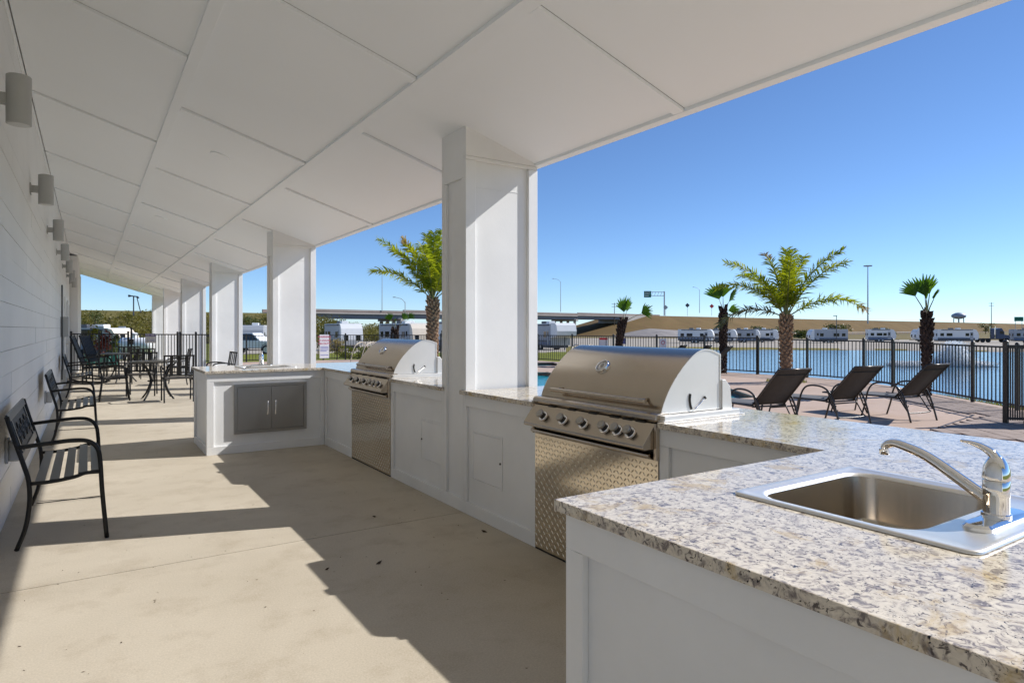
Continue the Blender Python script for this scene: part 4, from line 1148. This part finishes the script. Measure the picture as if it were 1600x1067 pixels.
strip("embankment_right", 122, 2600, 6, lambda s: emb_prof(s) if s > 172 else [(o, -1.9+(z+1.9)*max(0,(s-122)/50) if z > -1.9 else z) for o, z in emb_prof(s)], M["dry_grass"])
strip("embankment_left", -560, -8, 8, emb_prof, M["olive_bank"])
ov = thing("highway_overpass", "long concrete highway overpass on round columns in the far background", "bridge", (E0.x, E0.y, -2))
def EP(s, off, z): p = E0 + ED*s + EN*off; return (p.x, p.y, z)
def ebox(mb, s0, s1, o0, o1, z0, z1):
    vs = [EP(s,o,z) for z in (z0,z1) for s, o in ((s0,o0),(s1,o0),(s1,o1),(s0,o1))]
    return mb.add(vs, [(0,3,2,1),(4,5,6,7),(0,1,5,4),(1,2,6,5),(2,3,7,6),(3,0,4,7)])
def ob(mb, nm, m): return mb.build(nm, M[m], ov, origin=(E0.x,E0.y,-2))
sA, sB = -12, 152
def zt(s): return 6.9 + 1.1*max(0, min(1, s/140))
segs = [sA, 30, 75, 120, sB]
for a, b_ in zip(segs, segs[1:]):
    z = zt((a+b_)/2)
    for o in (0, 3.2, 6.4, 9.6, 12.8): ob(ebox(MB(), a+.1, b_-.1, o, o+.9, z-2.2, z-.82), "girder", "bridge_beam")
    ob(ebox(MB(), a, b_, -.9, 15, z-.8, z-.45), "deck_slab", "bridge")
    ob(ebox(MB(), a, b_, -.9, -.45, z-.44, z+.55), "parapet", "bridge_rail"); ob(ebox(MB(), a, b_, 14.5, 15, z-.44, z+.55), "parapet", "bridge_rail")
    ob(ebox(MB(), a, b_, -.98, -.92, z+.05, z+.22), "rail_line", "bridge")
for s in segs[1:-1]:
    z = zt(s); ob(ebox(MB(), s-.7, s+.7, -.4, 14.4, z-3.1, z-2.22), "bent_cap", "bridge")
    for o in (1, 5, 9, 13):
        p = EP(s, o, 0); ob(MB().lathe([(.62,-2.2),(.62,z-3.12)], 14, Matrix.Translation((p[0],p[1],0))), "column", "bridge")
ob(ebox(MB(), sB+.1, sB+28, -1, 14, 3.6, zt(sB)-.1), "abutment", "bridge"); ob(ebox(MB(), sB, sB+30, -.95, -.5, zt(sB)-.4, zt(sB)+.5), "parapet", "bridge_rail")
# concrete ramp falling along the toe of the right embankment
strip("ramp_apron", 112, 232, 6, lambda s: (lambda k: [(-50,-2.4),(-44,-1.95),(-36,-2.0+k*(2.6-3.5*max(0,s-126)/100)),(-27,-2.0+k*(3.9-3.5*max(0,s-126)/100)),(-22,-2.2+k*3.0)])(max(0,min(1,(s-112)/22))), M["apron"], False)
# service road and rail fence lines at the foot of the slope
strip("service_road", 170, 900, 20, lambda s: [(-46,-1.72),(-38,-1.66)], M["apron"])

# scrub on the left embankment: one mass nobody could count
rnd = random.Random(12); bl = []
for i in range(1150):
    s = rnd.uniform(-150, 42); off = rnd.uniform(-40, -3); p = E0 + ED*s + EN*off
    f = max(0, (off+34)/30); z = -1.6 + 5.6*f*(1 if s < 0 else .55); r_ = rnd.uniform(1.0, 2.4)
    bl.append((p.x, p.y, z+r_*.3, r_*1.3, r_*1.3, r_*rnd.uniform(.6,.95)))
tag(foliage(125000, .26, bl, 77, .45).build("embankment_scrub", M["scrub"]), kind="stuff")
for i, (px, dd, h, wd, lab) in enumerate(((386,118,6.2,8.5,"left of two bushy green trees behind the white pickup"),(409,122,5.4,6,"right of two bushy green trees behind the white pickup"),
    (508,140,5.2,6.5,"dusky tree just right of the second pillar, behind the trailers"),(150,120,7.2,7,"tall thin tree top at the end of the porch wall"),
    (1192,214,5.0,12,"round bush on the brown slope, left of the big date palm's trunk"),(1222,216,4.4,13,"low round bush on the brown slope, right of the big date palm's trunk"),(1252,212,3.2,9,"small bush on the brown slope beside the right bush row"),
    (1310,214,5.2,11,"round bush on the brown slope behind the lone trailer"),(1378,222,4.0,10,"round bush on the brown slope above the short trailer"),(1540,420,8,13,"dark tree on the skyline near the semi truck"))):
    x, y = ray(px, dd); tree(lab, (x, y, ground_h(x, y, False)-.2), h, wd, 1500 if dd < 200 else 900, 40+i, "tree_leaf", size=.16 if dd < 200 else .30)
# small shrubs and grasses just behind the back fence
for i, (px, dd, h, wd, m, lab) in enumerate(((600,33,.95,1.3,"shrub_lime","lime shrub behind the fence left of the thin fan palm"),(587,35,1.0,1.2,"shrub_lime","lime shrub behind the fence in the middle of the hedge row"),(505,36,1.5,.9,"pampas","tan upright shrub beside the warning sign"),
    (526,37,1.3,1.6,"pampas","wide tan shrub behind the pool handrails"),(545,36,.9,1.4,"shrub_lime","low lime shrub right of the tan shrubs"),(570,36,.85,1.3,"shrub_lime","low lime shrub under the white trailer front"))):
    x, y = ray(px, dd); tree(lab, (x, y, base_h(dd)), h, wd, 900, 90+i, m, "shrub", "shrub", .05)

# recreational vehicles
def rv(label, loc, rz, L=8.5, Wd=2.5, H=3.15, body="rv_white", cap="rv_white", stripe="rv_stripe", awning=True, fifth=False, detail=True):
    t = thing("travel_trailer", label, "travel trailer", loc, rz, "travel trailers parked around the lake"); z0 = .62; a, f = -L/2, L/2
    side = [(a,z0),(f-.9,z0),(f-.9,H),(a+.15,H),(a,H-.15)]
    MB().prism(side, lambda u, v, w: (u, w, v), -Wd/2, Wd/2).build("body", M[body], t)
    if fifth: nose = [(f-.898,1.5),(f+.9,1.75),(f+1.0,2.3),(f+.75,H-.15),(f+.3,H+.1),(f-.898,H+.1)]
    else: nose = [(f-.898,z0),(f-.25,z0+.1),(f,z0+.7),(f-.02,1.75),(f-.25,H-.55),(f-.6,H-.08),(f-.898,H)]
    MB().prism(nose, lambda u, v, w: (u, w, v), -Wd/2+.01, Wd/2-.01).build("front_cap", M[cap], t)
    MB().box(a-.02,-Wd/2-.02,H-.02,f-.92,Wd/2+.02,H+.05).build("roof", M["rv_white"], t)
    MB().box(a+.3,-Wd/2+.1,.30,f-1.2,Wd/2-.1,z0-.01).build("chassis", M["rv_stripe"], t)
    for x in (-1.1, .5): MB().box(x-.45,-.4,H+.05,x+.45,.4,H+.36).build("roof_unit", M["rv_stripe"] if x < 0 else M["rv_white"], t, bevel=.05)
    for s in (-1, 1):
        y = s*Wd/2
        def pl(x0, zz0, x1, zz1, m, nm, k=.015): return MB().box(x0, min(y, y+s*k), zz0, x1, max(y, y+s*k), zz1).build(nm, M[m], t)
        pl(a+.02,.625,f-.92,1.0,"rv_blue" if stripe == "rv_stripe" else "rv_stripe","skirt",.006); pl(a+.02,1.02,f-.92,1.16,stripe,"stripe",.006); pl(a+.02,1.2,f-1.6,1.26,"rv_blue","stripe",.006)
        for x0, x1 in ((a+.6,a+1.4),(a+2.0,a+3.3),(f-3.0,f-2.2)): pl(x0,1.55,x1,2.25,"glass_dark","window")
        d = pl(f-2.0,.7,f-1.3,2.55,"rv_grey","door",.03); q = MB().box(f-1.85,min(y+s*.03,y+s*.036),1.7,f-1.45,max(y+s*.03,y+s*.036),2.3).build("door_window", M["glass_dark"], d)
        if awning and s < 0: MB().tube([(a+.8,y+s*.08,H-.12),(f-1.4,y+s*.08,H-.12)], .07, 8).build("awning_roll", M["rv_stripe"], t)
        for x in (-.75, .15):
            Mw = Matrix.Translation((x, y-s*.12, .36)) @ Matrix.Rotation(math.pi/2, 4, 'X')
            wv = MB().lathe([(.20,-.11),(.36,-.11),(.37,-.06),(.37,.06),(.36,.11),(.20,.11)], 18, Mw).build("wheel", M["rubber"], t)
            MB().lathe([(.0,-.115),(.21,-.112),(.21,.112),(.0,.115)], 14, Mw).build("rim", M["rim"], wv)
    for yy in (-.75, .75): MB().box(a-.02, yy-.3, 1.55, a-.0005, yy+.3, 2.2).build("rear_window", M["glass_dark"], t)
    for yy in (-.7, .7): MB().box(f-.06, yy-.25, 1.2, f+.005, yy+.25, 1.85).build("front_window", M["glass_dark"], t) if not fifth else None
    if fifth: MB().tube([(f+.3,0,.1),(f+.3,0,1.6)], .08, 6).build("landing_leg", M["rv_stripe"], t)
    else: MB().tube([(f-.3,-.5,.55),(f+1.0,0,.5),(f-.3,.5,.55)], .06, 6).build("hitch", M["rv_stripe"], t)
    return t
def head(ang): return YAW*-1 + math.pi/2 + R(ang)     # ang: heading turned left from the view direction
def rvat(px, dd, ang, label, **k):
    x, y = ray(px, dd); return rv(label, (x, y, ground_h(x, y, False)-.02), head(ang), **k)
rvat(536, 78, 208, "travel trailer with shade coloured into its grey side and a bright white front, right of the second pillar", L=9, body="rv_grey")
rvat(632, 79, 214, "long grey travel trailer with dark awning windows, behind the thin fan palm", L=10, body="rv_grey", cap="rv_cream")
rvat(640, 97, 212, "cream roofed travel trailer farther back, above the grey one", L=9, body="rv_cream", cap="rv_cream", H=3.7)
rvat(702, 71, 205, "white travel trailer half hidden by the nearest pillar", L=8)
rvat(858, 80, 200, "fifth wheel trailer with shade coloured into its grey side and dark stripes between the nearest pillar and the overpass", L=8.5, body="rv_grey", fifth=True)
rvat(400, 84, 196, "dark grey travel trailer behind the white pickup truck", L=9, body="rv_grey", cap="rv_grey", stripe="rv_stripe")
rvat(1088, 150, 246, "first pale travel trailer from the left in the row across the lake", L=8, stripe="rv_blue")
rvat(1126, 153, 246, "second pale travel trailer from the left in the row across the lake", L=7.5, stripe="rv_blue")
rvat(1162, 156, 246, "third travel trailer in the row across the lake, darker striped", L=7.5, body="rv_grey")
rvat(1190, 158, 246, "fourth pale travel trailer in the row across the lake, behind the date palm", L=8, stripe="rv_blue")
rvat(1292, 152, 88, "lone pale travel trailer across the lake, right of the date palm", L=8.6, body="rv_grey", cap="rv_white", stripe="rv_blue")
rvat(1376, 166, 256, "short white travel trailer across the lake, between the palms", L=6.5, stripe="rv_stripe")
rvat(1441, 163, 90, "white travel trailer tip left of the fan palm's trunk", L=4.5)
rvat(1493, 157, 262, "long white travel trailer across the lake, right of the fan palm", L=9.2, stripe="rv_blue")
rvat(1610, 156, 256, "travel trailer cut off by the photo's right edge", L=8, body="rv_grey")
rvat(152, 56, 262, "cream fronted trailer behind the rocking chairs at the end of the porch", L=6, body="rv_grey", cap="rv_cream", H=2.35)

def pickup(label, loc, rz, m="rv_white"):
    t = thing("pickup_truck", label, "pickup truck", loc, rz)
    body = [(-2.8,.55),(-2.85,1.1),(-1.0,1.15),(-.98,1.2),(.85,1.2),(2.4,1.12),(2.75,1.0),(2.8,.55)]
    MB().prism(body, lambda u, v, w: (u, w, v), -.95, .95).build("body", M[m], t, bevel=.05)
    cab = [(-.95,1.18),(-.75,1.85),(.35,1.88),(1.15,1.2)]
    MB().prism(cab, lambda u, v, w: (u, w*(.88 if v > 1.5 else 1), v), -.9, .9).build("cab", M[m], t, bevel=.04)
    for s in (-1, 1):
        MB().add([(-.8,s*.9,1.24),(.95,s*.9,1.24),(.3,s*.84,1.8),(-.68,s*.84,1.8)], [(0,1,2,3)]).build("side_window", M["glass_dark"], t).location = (0, s*.012, 0)
        for x in (-1.75, 1.75):
            Mw = Matrix.Translation((x, s*.86, .42)) @ Matrix.Rotation(math.pi/2, 4, 'X')
            wv = MB().lathe([(.24,-.13),(.4,-.13),(.42,-.07),(.42,.07),(.4,.13),(.24,.13)], 20, Mw).build("wheel", M["rubber"], t)
            MB().lathe([(.0,-.13),(.25,-.132),(.25,.132),(.0,.13)], 16, Mw).build("rim", M["rim"], wv)
            MB().lathe([(.46,-.1),(.5,-.1),(.5,.1),(.46,.1)], 18, Matrix.Translation((x, s*.87, .45)) @ Matrix.Rotation(math.pi/2, 4, 'X'), cap=False).build("wheel_arch", M["rv_stripe"], t)
        MB().box(2.74, s*.7-.2, .85, 2.80, s*.7+.2, 1.02).build("headlight", M["sign_white"], t)
        MB().box(-2.87, s*.85-.08, .8, -2.8, s*.85+.08, 1.1).build("tail_light", M["sign_red"], t)
    MB().box(-2.95,-.9,.5,-2.82,.9,.72).build("bumper", M["galv"], t); MB().box(2.78,-.9,.5,2.9,.9,.74).build("bumper", M["galv"], t)
    return t
x, y = ray(396, 58); pickup("white pickup truck parked beyond the fence between the second and third pillars", (x, y, ground_h(x,y,False)), head(262))
x, y = ray(1549, 156); t = thing("semi_truck", "dark blue semi truck without a trailer across the lake at the right", "truck", (x, y, ground_h(x,y,False)), head(268))
MB().box(-3.4,-.5,.75,2.8,.5,1.0).build("frame", M["rv_stripe"], t)
MB().prism([(.4,.9),(.4,3.3),(1.7,3.45),(2.3,2.5),(2.35,.9)], lambda u, v, w: (u, w, v), -1.15, 1.15).build("cab", M["truck_blue"], t, bevel=.08)
MB().prism([(2.36,.9),(2.36,1.95),(3.7,1.7),(3.85,.9)], lambda u, v, w: (u, w, v), -.9, .9).build("hood", M["truck_blue"], t, bevel=.08)
for s in (-1, 1):
    MB().box(1.2, s*1.15-.01, 2.05, 2.1, s*1.15+.01, 2.75).build("side_window", M["glass_dark"], t); MB().tube([(.25,s*.9,1),(.25,s*.9,3.9)], .08, 8).build("exhaust_stack", M["chrome"], t)
    for x_ in (-2.7,-1.4,3.0): MB().lathe([(.0,-.2),(.5,-.2),(.52,0),(.5,.2),(.0,.2)], 16, Matrix.Translation((x_, s*.95, .52)) @ Matrix.Rotation(math.pi/2,4,'X')).build("wheel", M["rubber"], t)
MB().box(3.84,-.7,1.0,3.88,.7,1.6).build("grille", M["chrome"], t)

# propane tank and pots at the far left
x, y = ray(210, 44); t = thing("propane_tank", "white propane tank with a blue end behind the porch gate", "tank", (x, y, ground_h(x,y,False)), -YAW)
prof = [(.0,-1.35),(.25,-1.32),(.42,-1.2),(.5,-1.0),(.5,1.0),(.42,1.2),(.25,1.32),(.0,1.35)]
Mt = Matrix.Translation((0,0,.95)) @ Matrix.Rotation(math.pi/2,4,'Y')
MB().lathe(prof, 24, Mt).build("tank_body", M["tank_white"], t, smooth=True)
MB().lathe([(.506,-1.04),(.505,-.7)], 24, Mt, cap=False).build("blue_band", M["tank_blue"], t)
MB().lathe([(.2,1.4),(.22,1.72),(.12,1.78),(.0,1.79)], 16).build("valve_dome", M["tank_white"], t)
for x_ in (-.8,.8): MB().box(x_-.1,-.4,-.1,x_+.1,.4,.55).build("saddle", M["bridge"], t)
def pot(label, px, dd, h, leaf, seed):
    x, y = ray(px, dd); t = thing("potted_plant", label, "potted plant", (x, y, 0 if dd < 26 else ground_h(x,y,False)), 0, "potted plants behind the porch fence")
    MB().lathe([(.14,0),(.2,.1),(.24,.36),(.26,.4),(.23,.4),(.2,.33),(.0,.33)], 20).build("pot", M["teal_pot"], t, smooth=True, edge=40)
    MB().tube([(0,0,.3),(.02,.02,h*.7)], .018, 6).build("stem", M["bark"], t)
    foliage(260, .07, [(0,0,h*.62,.28,.28,h*.28),(.1,0,h*.85,.2,.2,h*.18)], seed, .2).build("foliage", M[leaf], t)
pot("teal potted plant with dark red leaves behind the rocking chairs", 160, 22.6, 1.3, "red_leaf", 3)
pot("teal potted plant with green leaves beside the wall end", 143, 24.6, 1.5, "shrub_lime", 5)
pot("teal potted plant with dark leaves right of the red leaved plant", 176, 24.2, 1.2, "tree_leaf", 9)

# poles, masts and signs far away
def light_pole(px, dd, h, arm, label, z=None, double=False):
    x, y = ray(px, dd); z = z if z is not None else ground_h(x,y,False)
    t = thing("street_lamp", label, "street lamp", (x, y, z), -YAW, "lamp posts along the highway")
    MB().tube([(0,0,0),(0,0,h)], [.13,.08], 7).build("pole", M["galv"], t)
    for s in ((-1,1) if double else (-1,)):
        MB().tube(smooth_path([(0,0,h-.2),(s*arm*.35,0,h+.7),(s*arm,0,h+1.1)],4), .06, 6).build("arm", M["galv"], t)
        MB().box(s*arm-.45,-.15,h+1.02,s*arm+.2,.15,h+1.18).build("lamp_head", M["galv"], t)
    return t
light_pole(597, 214, 13.5, 2.2, "tall lamp post on the overpass above the far grill", 7.2)
light_pole(633, 150, 9.5, 2.4, "curved lamp post left of the tall date palm", None)
light_pole(876, 236, 11, 2.6, "lamp post on the overpass just right of the nearest pillar", 7.6)
light_pole(1093, 268, 9.6, 2.4, "lamp post on the brown embankment left of the fan palm", 8.0)
light_pole(258, 175, 12, 2.4, "thin lamp post above the porch gate", 5.8)
x, y = ray(1356, 330); t = thing("high_mast_light", "very tall mast light between the date palm and the fan palm", "mast light", (x, y, 7), -YAW)
MB().tube([(0,0,-3),(0,0,26.5)], [.38,.2], 8).build("mast", M["galv"], t); MB().lathe([(.5,26.2),(.9,26.4),(.9,26.7),(.3,26.9)], 14).build("ring", M["galv"], t)
for k in range(8):
    a = k*math.pi/4; MB().box(-.35,-.35,-.25,.35,.35,.25).build("lamp_head", M["galv"], t).location = (1.6*math.cos(a),1.6*math.sin(a),26.5)
x, y = ray(1498, 900); t = thing("water_tower", "pale blue water tower on the horizon behind the fan palm", "water tower", (x, y, -2), -YAW)
MB().lathe([(.0,17),(3.5,17.4),(8.2,19.5),(9,21.5),(8.2,23.5),(4,25.8),(.0,26.6)], 24).build("tank", M["tower"], t, smooth=True)
for k in range(6): a = k*math.pi/3; MB().tube([(7*math.cos(a),7*math.sin(a),0),(6.5*math.cos(a),6.5*math.sin(a),19)], .35, 6).build("leg", M["tower"], t)
MB().tube([(0,0,0),(0,0,17.5)], .9, 8).build("riser", M["tower"], t)
def gantry(px, dd, z, h, label, flip=False):
    x, y = ray(px, dd); t = thing("highway_sign", label, "road sign", (x, y, z), -YAW)
    MB().tube([(0,0,-1),(0,0,h)], .28, 8).build("post", M["galv"], t)
    for zz in (h-.3, h-1.9): MB().tube([(0,0,zz),(-8,0,zz)], .12, 6).build("truss_chord", M["galv"], t)
    for k in range(5): MB().tube([(-1-k*1.3,0,h-.3),(-1.6-k*1.3,0,h-1.9)], .07, 5).build("truss_web", M["galv"], t)
    s = MB().box(-8.6,-.25,h-2.6,-5.6,-.15,h+.1).build("sign_panel", M["road_sign"], t)
    for k in range(3): MB().box(-8.3,-.27,h-.6-k*.75,-6.0-.3*k,-.255,h-.35-k*.75).build("panel_lettering", M["sign_white"], s)
gantry(1038, 272, 8.0, 9.2, "green highway sign on a cantilever post above the brown embankment")
x, y = ray(1592, 430); t = thing("highway_sign", "green highway sign at the photo's right edge", "road sign", (x, y, 4), -YAW)
MB().box(-3,-.1,2.5,3,.1,5.4).build("sign_panel", M["road_sign"], t)
for x_ in (-2.2,2.2): MB().tube([(x_,.2,-6),(x_,.2,5)], .15, 6).build("post", M["galv"], t)
for px, dd, z, h, m, lab in ((1074,266,7.7,3.4,"rv_stripe","dark diamond road sign seen from behind on the embankment"),(1112,268,7.8,3.0,"sign_orange","red diamond road sign on the embankment beside the fan palm"),(1040,262,7.7,2.4,"galv","small grey diamond road sign at the gantry post's foot")):
    x, y = ray(px, dd); t = thing("road_sign", lab, "road sign", (x, y, z), -YAW)
    MB().tube([(0,0,-1),(0,0,h)], .07, 6).build("post", M["galv"], t); MB().obox((0,-.1,h), (.48,0,.48), (0,.03,0), (-.48,0,.48)).build("sign_plate", M[m], t)
def utility(px, dd, h, label, z=None):
    x, y = ray(px, dd); t = thing("utility_pole", label, "utility pole", (x, y, z if z is not None else -2), -YAW)
    MB().tube([(0,0,0),(0,0,h)], [.2,.13], 7).build("pole", M["bark"], t)
    for zz in (h-.6, h-1.8): MB().box(-1.3,-.08,zz-.08,1.3,.08,zz+.08).build("crossarm", M["bark"], t)
utility(960, 300, 15.5, "utility pole behind the overpass end"); utility(1549, 330, 17, "utility pole behind the semi truck")
x, y = ray(1307, 150); t = thing("lamp_post", "slim dark lamp post beside the lone trailer across the lake", "lamp post", (x, y, -1.8), -YAW)
MB().tube([(0,0,0),(0,0,6.2)], [.10,.07], 6).build("pole", M["rv_stripe"], t); MB().box(-.7,-.15,6.15,.1,.15,6.3).build("lamp_head", M["rv_stripe"], t)
# pump jack far left
x, y = ray(210, 150); t = thing("pump_jack", "dark pump jack silhouette above the left embankment", "pump jack", (x, y, 5.0), -YAW); t.scale = (.62,.62,.55)
MB().tube([(-.3,0,-1),(-.3,0,7.2)], .22, 6).build("mast", M["rv_stripe"], t); MB().tube([(-1.8,0,7.4),(1.2,0,7.0),(1.6,0,6.4)], .3, 6).build("walking_beam", M["rv_stripe"], t); MB().tube([(.9,0,6.9),(2.4,0,.2)], .16, 6).build("pitman_arm", M["rv_stripe"], t)
MB().box(-2.2,-.3,6.9,-1.6,.3,7.8).build("horse_head", M["rv_stripe"], t)

# guard rail along the service road
gr = thing("guard_rail", "long pale guard rail along the foot of the brown slope behind the trailers", "guard rail", (E0.x, E0.y, -1.6))
for k in range(52):
    p = EP(178+k*9, -40, 0); MB().box(p[0]-.12,p[1]-.12,-1.9,p[0]+.12,p[1]+.12,-.55).build("post", M["bridge"], gr, origin=(E0.x,E0.y,-1.6))
ebox(MB(), 176, 640, -40.3, -40.13, -.95, -.55).build("rail", M["bridge"], gr, origin=(E0.x,E0.y,-1.6))

# fountain jets on the lake
x, y = ray(1487, 60); t = thing("lake_fountain", "low fountain spraying white water on the lake behind the fan palm", "fountain", (x, y, LAKE_Z), -YAW)
rnd = random.Random(2); b = MB()
for i in range(16000):
    if i % 2: xx = rnd.uniform(-5.5,3.2); zz = rnd.random()**2*.42; s_ = rnd.uniform(.03,.075)
    else: xx = rnd.gauss(.3,.95); zz = rnd.random()**1.3*2.3*math.exp(-((xx-.3)/1.5)**2); s_ = rnd.uniform(.025,.06)
    yy = rnd.gauss(0,.7)
    b.add([(xx-s_,yy,zz),(xx,yy-s_,zz+s_),(xx+s_,yy,zz),(xx,yy+s_,zz-s_)], [(0,1,2,3)])
tag(b.build("spray", M["foam"], t), kind="stuff")
MB().lathe([(.0,-.05),(.6,-.05),(.6,.12),(.2,.2),(.0,.2)], 16).build("float", M["rv_stripe"], t)
